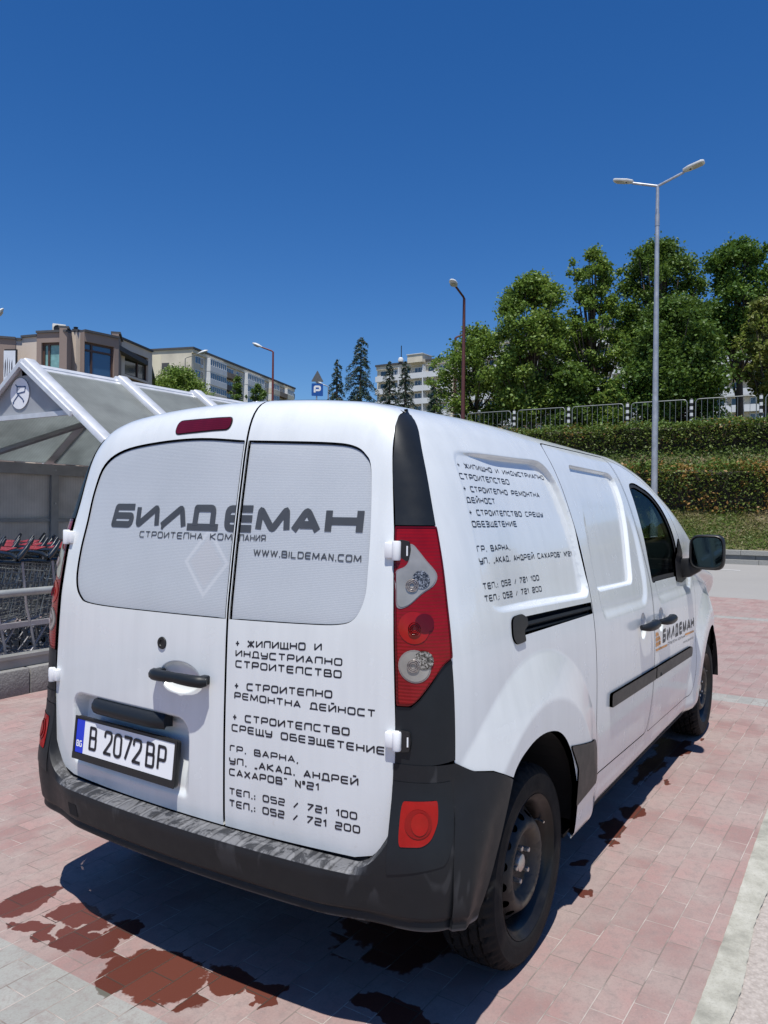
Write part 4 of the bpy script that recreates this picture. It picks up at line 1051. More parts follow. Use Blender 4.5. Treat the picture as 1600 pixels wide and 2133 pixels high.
# door mirrors ------------------------------------------------------
for sg in(-1,1):
    def mp(x,y,z): return Vector((x,sg*y,z))
    b=MB();V=[];F=[];n=28;secs=[(-.035,.94),(-.030,1.0),(0,1.03),(.04,.98),(.075,.82),(.10,.50),(.108,.1)]
    for dx,k in secs:
        for j in range(n):
            a=2*math.pi*j/n;e=.48;ca,sa=math.cos(a),math.sin(a)
            V.append((2.335+dx,sg*(.992+.093*k*math.copysign(abs(ca)**e,ca)+.0*dx),1.236+.098*k*math.copysign(abs(sa)**e,sa)*(1+.05*(ca))))
    for i in range(len(secs)-1):
        for j in range(n):F.append((i*n+j,i*n+(j+1)%n,(i+1)*n+(j+1)%n,(i+1)*n+j))
    F.append(tuple((len(secs)-1)*n+j for j in range(n)))
    b.add(V,F);mh=b.build('door_mirror',M_BLK,VAN,auto=50)
    # inner funnel and glass
    b=MB();V=[];F=[]
    for dx,k in((-.035,.94),(-.015,.86),(-.012,.0)):
        for j in range(n):
            a=2*math.pi*j/n;e=.48;ca,sa=math.cos(a),math.sin(a)
            V.append((2.335+dx,sg*(.992+.093*k*math.copysign(abs(ca)**e,ca)),1.236+.098*k*math.copysign(abs(sa)**e,sa)))
    for i in range(2):
        for j in range(n):F.append((i*n+j,i*n+(j+1)%n,(i+1)*n+(j+1)%n,(i+1)*n+j))
    b.add(V,F);b.build('mirror_recess',M_DARK,mh)
    b=MB();g=[(.992+.080*math.copysign(abs(math.cos(a))**.48,math.cos(a)),1.236+.084*math.copysign(abs(math.sin(a))**.48,math.sin(a))) for a in np.linspace(0,2*math.pi,28,endpoint=False)]
    b.add([(2.335-.021+(.03*(y-.992)),sg*y,z) for y,z in g],[tuple(range(28))]);b.build('mirror_glass',M_MIRROR,mh)
    b=MB();b.prism([(.82,1.08),(.90,1.09),(.96,1.13),(.96,1.205),(.90,1.20),(.83,1.19)],2.315,2.385,Matrix(((0,0,1,0),(sg,0,0,0),(0,1,0,0),(0,0,0,1))));a_=b.build('mirror_arm',M_BLK,mh);bevel(a_,.012,2)
    ff=fR if sg<0 else fL
    patch('mirror_base',ff,xz([(2.17,1.10),(2.215,1.26),(2.26,1.31),(2.40,1.13),(2.43,1.075),(2.30,1.06),(2.17,1.075)]),M_BLK,VAN,h=.03,thick=.012,side=1 if sg<0 else -1,off=.007)
# ------------------------------------------------------------------ the setting
def bank(x): return np.interp(x,[22.9,25.2,26.9,28.2,29.9,32,60,145,260,600],[.36,1.5,2.7,3.6,4.85,5.0,6.5,17,26,30])
def low(x): return np.interp(x,[22.9,34,60,145,260,600],[-.06,.3,4,15,26,30])
def hgt(x,y):
    k=sst((np.asarray(y,float)-24)/9);return bank(x)*(1-k)+low(x)*k
def at(px,py,D):
    "world point seen at photo pixel px,py at depth D"
    d=fw+r2*((px-800)/1622.93)-u2*((py-1066.5)/1622.93);return CP+d*D
def paving_mat():
    m,t,b=new('red_block_paving');c=coord(t)
    cr=coord(t,rot=(0,0,R(1.4)));
    br=nn(t,'TexBrick');br.offset=.5;t.links.new(cr,br.inputs['Vector'])
    for k,v in(('Scale',1),('Mortar Size',.0022),('Mortar Smooth',.4),('Bias',0),('Brick Width',.2),('Row Height',.1)): br.inputs[k].default_value=v
    br.inputs['Color1'].default_value=(0,0,0,1);br.inputs['Color2'].default_value=(1,1,1,1);br.inputs['Mortar'].default_value=(.5,.5,.5,1)
    rnd=br.outputs['Color'];mo=br.outputs['Fac']
    sep=nn(t,'SeparateXYZ');t.links.new(c,sep.inputs[0]);X,Y=sep.outputs[0],sep.outputs[1]
    # grey bands that mark the bays, two blocks wide
    bx=mth(t,'ADD',X,.978+5.26*4);md=mth(t,'MODULO',bx,5.26);md=mth(t,'ABSOLUTE',mth(t,'SUBTRACT',mth(t,'MODULO',mth(t,'ADD',md,2.63),5.26),2.63))
    gband=mth(t,'MULTIPLY',mth(t,'LESS_THAN',md,.132),mth(t,'LESS_THAN',X,11))
    n1=noise(t,c,3.1,5,.6);n2=noise(t,c,130,3,.7);n3=noise(t,c,.55,4)
    red=ramp(t,rnd,[(0,(.262,.160,.148)),(.5,(.312,.194,.179)),(1,(.36,.232,.213))])
    red=mix(t,mth(t,'MULTIPLY',ramp(t,n1,[(.40,0),(.60,1)]),.8),red,(.335,.27,.245))
    red=mix(t,mth(t,'MULTIPLY',ramp(t,n3,[(.4,0),(.65,1)]),.28),red,(.25,.185,.175))
    gry=mix(t,rnd,(.27,.27,.25),(.34,.335,.31));gry=mix(t,mth(t,'MULTIPLY',ramp(t,n1,[(.4,0),(.6,1)]),.6),gry,(.27,.27,.255))
    col=mix(t,gband,red,gry)
    col=mix(t,ramp(t,noise(t,c,24,6,.75),[(.36,.55),(.52,0)]),col,(.22,.175,.165));col=mix(t,ramp(t,n2,[(.25,.40),(.5,0)]),col,(.17,.13,.12))
    col=mix(t,ramp(t,n2,[(.62,0),(.75,.35)]),col,(.50,.43,.40))
    # small dark spots
    vo=nn(t,'TexVoronoi');vo.inputs['Scale'].default_value=4.6;t.links.new(c,vo.inputs['Vector'])
    sp=mth(t,'ADD',vo.outputs['Distance'],mth(t,'MULTIPLY',noise(t,c,14,3),.12))
    col=mix(t,ramp(t,sp,[(.085,.65),(.115,0)]),col,(.23,.185,.17))
    mcol=mix(t,ramp(t,noise(t,c,5,3),[(.45,0),(.6,1)]),(.20,.165,.145),(.42,.36,.325))
    col=mix(t,mo,col,mcol)
    # water: patches with an outline of their own
    wv=nn(t,'VectorMath',operation='ADD');t.links.new(c,wv.inputs[0])
    nz=nn(t,'TexNoise');nz.inputs['Scale'].default_value=9;nz.inputs['Detail'].default_value=5;t.links.new(c,nz.inputs['Vector'])
    sb=nn(t,'VectorMath',operation='SUBTRACT');t.links.new(nz.outputs['Color'],sb.inputs[0]);sb.inputs[1].default_value=(.5,.5,.5)
    sc_=nn(t,'VectorMath',operation='MULTIPLY');t.links.new(sb.outputs[0],sc_.inputs[0]);sc_.inputs[1].default_value=(.19,.19,0)
    t.links.new(sc_.outputs[0],wv.inputs[1]);wet=None
    for cx,cy,rx,ry in((-.66,.83,.13,.10),(-.62,.60,.10,.12),(-.70,.44,.045,.15),(-.58,.40,.07,.05),(-.76,.62,.04,.16),(-.70,.08,.155,.16),(-.60,-.12,.09,.10),(-.60,-.24,.05,.06),(-.45,-.62,.07,.17),(2.66,-.74,.22,.10),(2.2,-.72,.4,.05),(1.47,-.81,.11,.055),(1.20,-.78,.16,.045),(1.05,-.815,.055,.045),(.80,-.775,.07,.045),(.56,-.85,.03,.018),(-.03,-.40,.25,.25),(2.95,-.87,.05,.02),(2.0,-.87,.04,.018)):
        v1=nn(t,'VectorMath',operation='SUBTRACT');t.links.new(wv.outputs[0],v1.inputs[0]);v1.inputs[1].default_value=(cx,cy,0)
        v2=nn(t,'VectorMath',operation='MULTIPLY');t.links.new(v1.outputs[0],v2.inputs[0]);v2.inputs[1].default_value=(1/rx,1/ry,0)
        v3=nn(t,'VectorMath',operation='LENGTH');t.links.new(v2.outputs[0],v3.inputs[0])
        wet=v3.outputs['Value'] if wet is None else mth(t,'MINIMUM',wet,v3.outputs['Value'])
    wet=mth(t,'ADD',wet,mth(t,'MULTIPLY',mth(t,'SUBTRACT',rnd,.5),.45));wet=mth(t,'ADD',wet,mth(t,'MULTIPLY',mth(t,'SUBTRACT',noise(t,c,38,3),.5),.25))
    wm=ramp(t,wet,[(.95,1),(1.0,0)])
    col=mix(t,mth(t,'MULTIPLY',ramp(t,wet,[(.98,1),(1.16,0)]),.42),col,(.17,.085,.07))
    wcol=mix(t,rnd,(.098,.030,.021),(.125,.040,.028));wcol=mix(t,gband,wcol,(.12,.115,.095));wcol=mix(t,mo,wcol,(.06,.045,.035))
    col=mix(t,wm,col,wcol)
    put(t,b,col=col,rough=mth(t,'SUBTRACT',.86,mth(t,'MULTIPLY',wm,.50)),spec=.35)
    h=mth(t,'ADD',mth(t,'MULTIPLY',mo,-1.0),mth(t,'MULTIPLY',n2,.18))
    put(t,b,nrm=bump(t,h,.55,.004));return m
def agg_mat(name,lo,hi,scale=150,crack=False):
    m,t,b=new(name);c=coord(t)
    vo=nn(t,'TexVoronoi');vo.inputs['Scale'].default_value=scale;t.links.new(c,vo.inputs['Vector'])
    n=noise(t,c,scale*.6,4,.7);big=noise(t,c,.5,5)
    col=ramp(t,n,[(.3,lo),(.7,hi)])
    col=mix(t,ramp(t,vo.outputs['Distance'],[(.0,.5),(.5,0)]),col,tuple(min(1,x*1.25) for x in hi))
    col=mix(t,ramp(t,big,[(.35,0),(.7,.4)]),col,lo)
    put(t,b,col=col,rough=.85,nrm=bump(t,mth(t,'ADD',vo.outputs['Distance'],n),.5,.004));return m
def sheet(name,x0,x1,y0,y1,z,mat,kind='structure'):
    o=mesh(name,[(x0,y0,z),(x1,y0,z),(x1,y1,z),(x0,y1,z)],[(0,1,2,3)],mat);o['kind']=kind;return o
sheet('ground',-400,1500,-900,900,-.06,agg_mat('dusty_ground',(.22,.19,.15),(.32,.28,.22),3))
sheet('paving',-8,12.35,-1.378,34,0,paving_mat())
M_CONC=agg_mat('pale_concrete',(.30,.29,.245),(.44,.43,.37),90)
def strip_mat():
    m,t,b=new('worn_concrete_strip');c=coord(t);n=noise(t,c,9,6,.65);f=noise(t,c,160,4,.7)
    col=ramp(t,n,[(.32,(.24,.235,.20)),(.5,(.36,.35,.30)),(.7,(.46,.45,.40))])
    col=mix(t,ramp(t,f,[(.3,.4),(.5,0)]),col,(.17,.16,.14))
    put(t,b,col=col,rough=.9,nrm=bump(t,mth(t,'ADD',n,mth(t,'MULTIPLY',f,.5)),.7,.006));return m
# ragged kerb strip and washed concrete lane to the right of the bay
rr_=random.Random(3);top_=[];bot_=[]
for i in range(700):
    x=-5+i*.025;top_.append((x,-1.362-.002*rr_.random()-.004*math.sin(x*3),.003));bot_.append((x,-1.452-.004*rr_.random()-.007*math.sin(x*7.3),.003))
o=mesh('kerb_strip',top_+bot_,[(i,i+1,700+i+1,700+i) for i in range(699)][::1],strip_mat());o['kind']='structure'
sheet('asphalt_lane',-8,12.35,-9,-1.378,-.006,agg_mat('washed_aggregate',(.27,.235,.21),(.46,.41,.375),75))
M_ROAD=agg_mat('bleached_asphalt',(.25,.24,.225),(.33,.315,.297),160)
sheet('road',12.35,22.45,-60,80,-.004,M_ROAD)
sheet('asphalt_lane',12.35,12.36,-60,-9,-.002,M_ROAD)
o=sheet('lane_marking',19.62,19.74,1.12,4.2,.004,simple('road_paint',(.74,.74,.72),.7));
sheet('lane_marking',19.62,19.74,7.5,11,.004,bpy.data.materials['road_paint'])
# hill with the planted bank
xs=np.r_[np.linspace(22.88,33,44),np.linspace(34,60,20),np.linspace(65,600,60)];ys=np.r_[np.linspace(-120,-12,30),np.linspace(-10,45,70),np.linspace(48,400,50)]
XX,YY=np.meshgrid(xs,ys,indexing='ij');ZZ=hgt(XX,YY)+ (RNG.random(XX.shape)-.5)*.06*((XX>23)&(XX<33))
I=np.arange(XX.size).reshape(XX.shape)
F=np.stack([I[:-1,:-1].ravel(),I[1:,:-1].ravel(),I[1:,1:].ravel(),I[:-1,1:].ravel()],1)
def bank_mat():
    m,t,b=new('dry_grass_bank');c=coord(t);n=noise(t,c,.8,5,.65);f=noise(t,c,14,5,.75)
    col=ramp(t,n,[(.36,(.085,.115,.028)),(.5,(.15,.13,.06)),(.64,(.22,.17,.10))])
    col=mix(t,ramp(t,f,[(.35,.75),(.62,0)]),col,(.045,.05,.02))
    put(t,b,col=col,rough=.95,nrm=bump(t,f,.8,.05));return m
o=mesh('hill',np.stack([XX,YY,ZZ],-1).reshape(-1,3),F,bank_mat(),smooth=True);o['kind']='structure'
# leaves ------------------------------------------------------------
def leaf_mat(name,lo,hi,trans=.28,sc=1.2):
    m,t,b=new(name);c=coord(t);out=t.nodes['Material Output']
    oi=nn(t,'NewGeometry');rnd=oi.outputs['Random Per Island']
    col=mix(t,rnd,lo,hi);n=noise(t,c,sc,3)
    col=mix(t,mth(t,'MULTIPLY',n,.5),col,tuple((a+b_)*.42 for a,b_ in zip(lo,hi)))
    put(t,b,col=col,rough=.5,spec=.3)
    tr=nn(t,'BsdfTranslucent');t.links.new(mix(t,.35,col,(.16,.24,.03)),tr.inputs[0])
    mx=nn(t,'MixShader');mx.inputs[0].default_value=trans
    t.links.new(b.outputs[0],mx.inputs[1]);t.links.new(tr.outputs[0],mx.inputs[2]);t.links.new(mx.outputs[0],out.inputs[0]);return m
def leafmesh(name,C,size,mat,parent=None,up=.35,aspect=.6,bend=.25,idx=None):
    C=np.asarray(C);n=len(C);s=size*(.6+.8*RNG.random(n))[:,None] if np.isscalar(size) else size[:,None]
    d=RNG.normal(size=(n,3));d[:,2]*=.7;d/=np.linalg.norm(d,axis=1)[:,None]
    nr=RNG.normal(size=(n,3));nr[:,2]=np.abs(nr[:,2])+up;w_=np.cross(d,nr);w_/=np.maximum(np.linalg.norm(w_,axis=1)[:,None],1e-6)
    nn_=np.cross(w_,d)
    a=C-d*s*.5;e=C+d*s*.5+nn_*s*-bend*.4;l=C+w_*s*aspect*.5+nn_*s*bend*.25;r=C-w_*s*aspect*.5+nn_*s*bend*.25
    V=np.stack([a,l,e,r],1).reshape(-1,3);F=np.arange(4*n).reshape(n,4)
    o=mesh(name,V,F,mat,parent)
    if idx is not None:o.data.polygons.foreach_set('material_index',np.asarray(idx,dtype=np.int32))
    return o
def vnoise(P,seed=0,f=1.0):
    "cheap smooth noise from sines"
    r=np.random.default_rng(seed);s=0
    for k in range(6):
        w_=r.normal(size=3)*f*(1+.5*k);s=s+np.sin(P@w_+r.random()*6.28)/(1+.4*k)
    return s/2.6
# hedges
HG1=leaf_mat('hedge_leaf_green',(.08,.12,.022),(.19,.24,.055));HG2=leaf_mat('hedge_leaf_rust',(.22,.11,.03),(.40,.23,.075));HG3=leaf_mat('hedge_leaf_deep',(.04,.06,.015),(.09,.125,.032));HG4=leaf_mat('weed_leaf',(.08,.15,.03),(.17,.27,.06))
M_TWIG=simple('dark_twigs',(.035,.026,.018),.9)
def hedge(name,label,x0,x1,y0,y1,zt,rust,n,seed):
    h=1
    t=thing(name,label,'hedge',(0,0,0))
    # dark core of stems
    yy=np.linspace(y0,y1,60);V=[];F=[]
    for i,y in enumerate(yy):
        for x,q in((x0+.3,0),(x0+.3,.8),((x0+x1)/2,.84),(x1-.25,.8),(x1-.25,0)):
            g_=float(hgt(x,y))-.1;V.append((x,y,g_+q*(zt-g_)+.06*q*math.sin(y*1.7+x)))
    for i in range(59):
        for k in range(4):F.append((i*5+k,i*5+k+1,i*5+6+k,i*5+5+k))
    mesh('stems',V,F,M_TWIG,t)
    P=[];R_=np.random.default_rng(seed)
    u=R_.random(n);y=y0+(y1-y0)*R_.random(n);a=R_.random(n)*math.pi
    prof=np.where(R_.random(n)<.22,R_.random(n)**.5,1)
    w2=(x1-x0)/2;cx=(x0+x1)/2
    wob=1+.04*np.sin(y*2.1+seed)+.03*np.sin(y*5.3)+.03*np.sin(y*11+a*3)
    cc=np.sign(np.cos(a))*np.abs(np.cos(a))**.33;ss_=np.abs(np.sin(a))**.33
    x=cx-cc*w2*prof*wob;z=ss_*h*prof*wob*(1+.05*R_.normal(size=n))
    lowf=R_.random(n)<.35;z=np.where(lowf,z*R_.random(n),z)
    g_=hgt(x,y);C=np.stack([x+R_.normal(size=n)*.06,y,g_+np.clip(z,0,1.12)*(zt-g_)+R_.normal(size=n)*.04],-1)
    k=vnoise(C,seed,1.1)+.55*R_.normal(size=n)
    idx=np.where(k>1.25-rust*1.5,1,np.where(k<-.6,2,0));idx=np.where((z>h*.85)&(k<.3),np.where(R_.random(n)<.55,3,0),idx)
    o=leafmesh('foliage',C,.105,None,t,up=.5,idx=idx)
    for m in(HG1,HG2,HG3,HG4):o.data.materials.append(m)
    o.data.polygons.foreach_set('material_index',np.asarray(idx,dtype=np.int32))
    return t
hedge('hedge','lower clipped hedge with rusty brown leaves above the grass bank',25.1,27.0,-9,24,3.12,.54,78000,3)
hedge('hedge','upper green hedge on the bank, directly under the railing',28.2,29.8,-9,24,4.93,.2,60000,8)
# grass and weeds of the bank
n=52000;x=22.95+2.6*RNG.random(n)**.9;y=-8+30*RNG.random(n);C=np.stack([x,y,hgt(x,y)+.05],-1)
k=vnoise(C,5,.9)+.5*RNG.normal(size=n)+(x-23.9)*.55
idx=np.where(k<.1,0,np.where(k<1.0,1,2))
o=leafmesh('grass',C,.13,None,None,up=-.2,aspect=.22,idx=idx)
for m in(leaf_mat('grass_green',(.07,.12,.02),(.16,.22,.045)),leaf_mat('grass_olive',(.12,.12,.035),(.22,.20,.07)),leaf_mat('grass_straw',(.24,.18,.09),(.42,.34,.20))):o.data.materials.append(m)
o.data.polygons.foreach_set('material_index',np.asarray(idx,dtype=np.int32));o['kind']='stuff'
n=11000;x=26.9+1.3*RNG.random(n);y=-8+30*RNG.random(n);C=np.stack([x,y,hgt(x,y)+.12+.25*RNG.random(n)],-1)
o=leafmesh('weeds',C,.12,[leaf_mat('strip_weed',(.06,.10,.022),(.13,.19,.045))],None,up=.2,aspect=.45);o['kind']='stuff'
# ------------------------------------------------------------------ far kerb wall and railing
M_KERB=agg_mat('kerb_concrete',(.25,.245,.225),(.36,.35,.32),40)
t=thing('retaining_kerb','low two-step concrete kerb between the road and the grass bank','kerb',(22.45,0,0))
def course(name,x0,x1,z0,z1,mat,step=1.3,off=0):
    b=MB();y=-20+off
    while y<40: b.box((x0,y+.006,z0),(x1,y+step-.006,z1));y+=step
    b.build(name,mat,t)
course('kerb_stone',0,.30,-.05,.13,M_KERB,1.0);course('block_course',.16,.5,.10,.262,simple('dark_kerb_block',(.17,.17,.165),.9,0,.2,3,.3,60),1.3,.3);course('cap_course',.12,.52,.268,.40,M_KERB,1.3,.7)
M_FEN=simple('grey_painted_rail',(.22,.235,.235),.5,.3);M_WB=None
def bw():
    m,tt,b=new('black_white_stripes');c=coord(tt,'Object');s=nn(tt,'SeparateXYZ');tt.links.new(c,s.inputs[0])
    k=mth(tt,'LESS_THAN',mth(tt,'MODULO',mth(tt,'ADD',s.outputs[2],2.0),.26),.13)
    put(tt,b,col=mix(tt,k,(.72,.72,.70),(.02,.02,.02)),rough=.5);return m
M_WB=bw()
fn=thing('railing','grey steel pedestrian railing with black and white posts above the hedges','railing',(30.2,0,4.86))
pp=None
for i in range(-3,11):
    y0=4.35+2.5*(i-1)
    if pp is None:
        b=MB();b.tube([(0,0,0),(0,0,1.14)],.065,8);b.lathe([(.0,1.19),(.05,1.17),(.065,1.14)],8);pp=b.build('railing_post',M_WB,fn);pp.location=(0,y0,0)
        b=MB();r=.021
        b.tube([(0,.16,.05),(0,.16,1.02),(0,.22,1.12),(0,.30,1.14),(0,2.20,1.14),(0,2.28,1.12),(0,2.34,1.02),(0,2.34,.05)],r,6);b.tube([(0,.16,.18),(0,2.34,.18)],.015,6)
        for k in range(9): b.tube([(0,.38+.2175*k,.18),(0,.38+.2175*k,1.13)],.009,5)
        pq=b.build('railing_panel',M_FEN,fn);pq.location=(0,y0,0)
    else:
        for o_ in(pp,pq):
            c=o_.copy();COL.objects.link(c);c.parent=fn;c.location=(0,y0,0)
# ------------------------------------------------------------------ street lamps and signs
M_LAMPH=simple('pale_lamp_housing',(.62,.63,.62),.4);M_LED=simple('lamp_underside',(.42,.42,.38),.5);M_REDP=simple('rust_red_paint',(.16,.035,.028),.6);M_DKR=simple('dark_red_pole',(.10,.030,.028),.6)
t=thing('street_lamp','tall galvanised street lamp with two flat heads in front of the hedges','street lamp',(23.45,4.18,hgt(23.45,4.18)))
H=11.35
b=MB();b.tube([(0,0,-.2),(0,0,H-1.2),(0,0,H)],.1,12,rr=[.115,.066,.052]);b.lathe([(.115,-.1),(.13,0),(.13,.9),(.112,.95)],12);b.build('pole',M_GALV,t,auto=50)
b=MB();b.lathe([(.074,H-1.28),(.074,H-.9),(.06,H-.9)],12);b.tube([(-.12,0,H-.75),(.12,0,H-.75)],.012,6);b.build('pole_joint',M_GALV,t,auto=40)
for s in(-1,1):
    b=MB();b.tube([(0,0,H),(0,s*.80,H+.27)],.040,10);a=b.build('lamp_arm',M_GALV,t,auto=50)
    Mx=Matrix.Translation((0,s*.78,H+.28))@Matrix.Rotation(s*R(14),4,'X')@(Matrix.Rotation(R(180),4,'Z') if s<0 else Matrix.Identity(4))
    if s<0: Mx=Matrix.Translation((0,s*.78,H+.28))@Matrix.Rotation(-R(14),4,'X')@Matrix.Rotation(R(180),4,'Z')
    b=MB();b.prism(rpoly([(-.09,0),(.09,0),(.17,.18),(.17,.58),(.10,.66),(-.10,.66),(-.17,.58),(-.17,.18)],.03,3),.0,.075,Mx);h_=b.build('lamp_head',M_LAMPH,t);bevel(h_,.02,2)
    b=MB();b.prism([(-.145,.30),(.145,.30),(.145,.58),(-.145,.58)],-.008,.0,Mx);b.build('light_panel',M_LED,h_)
    b=MB();b.lathe([(0,-.02),(.03,-.02),(.03,0)],10,Mx@Matrix.Translation((0,.22,0)));b.build('sensor',M_BLK,h_)
def cobra(label,px,ytop,D,base,armpx,armpy,pole_mat,r0,headscale=1.,grp='red single-arm street lamps',armD=None):
    T=at(px,ytop,D);E_=at(armpx,armpy,armD or D)
    zb=base if base is not None else float(hgt(T.x,T.y)) if T.x>23 else 0
    t=thing('street_lamp',label,'street lamp',(T.x,T.y,zb),0,grp)
    o=Vector((T.x,T.y,zb));top=T-o;e=E_-o
    b=MB();b.tube([(0,0,-.3),(0,0,top.z*.55),tuple(top)],r0,8,rr=[r0,r0*.85,r0*.62]);b.build('pole',pole_mat,t,auto=50)
    b=MB();b.tube([tuple(top+Vector((0,0,-.2))),tuple(top),tuple(top.lerp(e,.12)+Vector((0,0,.03))),tuple(e)],r0*.5,7);b.build('lamp_arm',pole_mat,t,auto=50)
    d=(e-top).normalized();M_=Matrix.Translation(e)@d.to_track_quat('Y','Z').to_matrix().to_4x4()
    b=MB();V=[];F=[];n=10;pr=[(-.05,.05),(.05,.10),(.25,.15),(.45,.14),(.6,.07),(.64,.01)]
    for y,q in pr:
        for k in range(n):
            a=2*math.pi*k/n;V.append(M_@Vector((q*headscale*math.cos(a),y*headscale,q*.75*headscale*math.sin(a)*(1 if math.sin(a)>0 else .55))))
    for i in range(len(pr)-1):
        for k in range(n):F.append((i*n+k,i*n+(k+1)%n,(i+1)*n+(k+1)%n,(i+1)*n+k))
    b.add(V,F);h_=b.build('lamp_head',M_LAMPH,t,auto=60)
    b=MB();b.lathe([(0,0),(.09*headscale,-.0),(.115*headscale,.02)],10,M_@Matrix.Translation((0,.33*headscale,-.075*headscale))@Matrix.Diagonal((1,1.7,-1,1)));b.build('lamp_glass',M_LED,h_)
    return t
cobra('dark red lamp post rising behind the railing, its head turned up to the road',967,622,36,5.0,949,596,M_DKR,.10,1.15,armD=34.6)
cobra('rust red lamp post in front of the long left apartment block',569,733,56,2.0,545,723,M_REDP,.11,1.15)
cobra('far red lamp post half hidden in the light green tree',949,704,52,6.0,975,694,M_DKR,.13,1.1)
cobra('thin street lamp before the blank gable of the left apartment block',386,747,62,3.0,414,737,simple('thin_lamp_pole',(.20,.19,.17),.5),.06,1.25,grp=None)
cobra('small street lamp between the parking sign and the conifer',684,806,70,6,671,800,M_GALV,.09,1.2,grp=None)
cobra('street lamp at the left picture edge, only the tip of its head showing',-40,690,44,0,-14,664,M_GALV,.09,1.3,grp=None)
# parking sign with the back of a triangular sign above it
P=at(661,812,45);zb=float(hgt(P.x,P.y));t=thing('road_sign','blue parking sign with the grey back of a triangular sign on top','road sign',(P.x,P.y,zb))
Mz=Matrix.Translation((0,0,P.z-zb))@Matrix.Rotation(math.atan2(fw.y,fw.x)-R(90)+R(8),4,'Z')
b=MB();b.tube([(0,.04,-.3),(0,.04,P.z-zb+1.0)],.04,8);b.build('pole',M_GALV,t)
b=MB();b.prism(rpoly([(-.33,-.36),(.33,-.36),(.33,.36),(-.33,.36)],.05,3),0,.02,Mz@Matrix.Translation((0,-.02,0))@Matrix.Rotation(R(90),4,'X'));pb=b.build('parking_plate',simple('sign_blue',(.012,.085,.34),.4),t)
def signfun(u,z):
    Q=np.array([Mz@Vector((a,-.042,b_)) for a,b_ in zip(u,z)]);return Q,np.tile(np.array(Mz.to_3x3()@Vector((0,-1,0))),(len(Q),1))
lettering('parking_letter',[(['P'],-.15,.15,-.22,-.22,.46,.24)],signfun,simple('sign_white',(.8,.8,.8),.4),pb,off=.002,seg=.1)
b=MB();b.prism(rpoly([(-.36,.46),(.36,.46),(0,1.12)],.05,3),0,.02,Mz@Matrix.Translation((0,-.02,0))@Matrix.Rotation(R(90),4,'X'));b.build('triangle_back',simple('grey_sign_back',(.13,.13,.13),.5,.3),t)
# ------------------------------------------------------------------ trees
BARK=simple('tree_bark',(.085,.065,.05),.95,0,.3,5,.6,30)
def crown_pts(rng,n,clumps,fill=.4):
    "leaf positions on and in a set of clumps (x,y,z,r)"
    cl=np.array(clumps);wgt=cl[:,3]**2.2;ii=rng.choice(len(cl),n,p=wgt/wgt.sum())
    d=rng.normal(size=(n,3));d/=np.linalg.norm(d,axis=1)[:,None]
    q=rng.random(n);rad=np.where(q<fill,q/fill,1)**.5*(.80+.28*rng.random(n))
    d[:,2]*=.8
    P=cl[ii,:3]+d*(cl[ii,3]*rad*(1+.35*rng.normal(size=n)))[:,None];return P+rng.normal(size=(n,3))*.06
def broadleaf(label,px,ytop,D,wpx,mats,n,leaf,seed,shape='oval',bottom=None,grp='leafy trees behind the railing',open_=0,off=0,zb=None,nclump=26):
    T=at(px,ytop,D);z0=float(hgt(T.x,T.y)) if zb is None else zb
    t=thing('leafy_tree',label,'tree',(T.x,T.y,z0),0,grp)
    Ht=T.z-z0;W=wpx*D/1622.93/2;rng=np.random.default_rng(seed)
    zl=Ht*(.25 if bottom is None else bottom)
    cl=[];nclump=int(nclump*2.6)
    for k in range(nclump):
        f=min(.99,max(.01,(k+.5)/nclump+.05*rng.normal()));z=zl+(Ht-zl)*f
        if shape=='oval':pr=math.sin(math.pi*min(1,.14+f*.82))**.55
        elif shape=='cone':pr=(1-f)**.75*.95+.12
        elif shape=='broad':pr=(math.sin(math.pi*min(1,.2+f*.78)))**.45
        else:pr=.55+.35*math.sin(f*9+seed)
        a=k*2.399+1.6*rng.random();rr_=0
        r=W*(.17+.20*rng.random()**1.5)*(1-.25*f)*(1-.2*open_)
        r=min(r,(Ht-z)*.9+.15*W);rr_=max(.05*W,W*pr-r*.75)*(.2+.8*rng.random()**.55)
        cl.append((rr_*math.cos(a),rr_*math.sin(a),z-(r*.4 if f>.9 else 0),r))
    cl.append((.1*W*rng.normal(),.1*W*rng.normal(),Ht-W*.14,W*.17))
    for k in range(int(10+8*open_)):   # stray twigs beyond the outline
        a=rng.random()*6.28;f=.25+.7*rng.random();q=W*(.9+.25*rng.random())*math.sin(math.pi*min(1,.14+f*.82))**.55;cl.append((q*math.cos(a),q*math.sin(a),zl+(Ht-zl)*f,W*.10))
    b=MB();r0=max(.09,Ht*.018)
    pts=[(.10*math.sin(k*1.3+seed)*W*.5*k/6,.08*math.cos(k*1.7+seed)*W*.5*k/6,Ht*.88*k/6-.2) for k in range(7)]
    b.tube(pts,r0,8,rr=[r0*(1.25-.18*k) for k in range(7)])
    for x,y,z,r in cl[::2]:
        i=min(5,max(1,int(6*(z*.62)/(Ht*.88))));p=Vector(pts[i]);q=Vector((x,y,z));m_=p.lerp(q,.5)+Vector((0,0,-.12*(q-p).length))
        b.tube([p,m_,q],r0*.3,5,rr=[r0*.42,r0*.28,r0*.1])
    b.build('trunk',BARK,t,smooth=True)
    C=crown_pts(rng,n,cl,.35+.2*open_)
    k=vnoise(C,seed,.9)+.7*rng.normal(size=n)
    idx=np.where(k>.55,1,0) if len(mats)>1 else np.zeros(n)
    o=leafmesh('crown',C,leaf,list(mats),t,up=.4,aspect=.72,idx=idx)
    return t
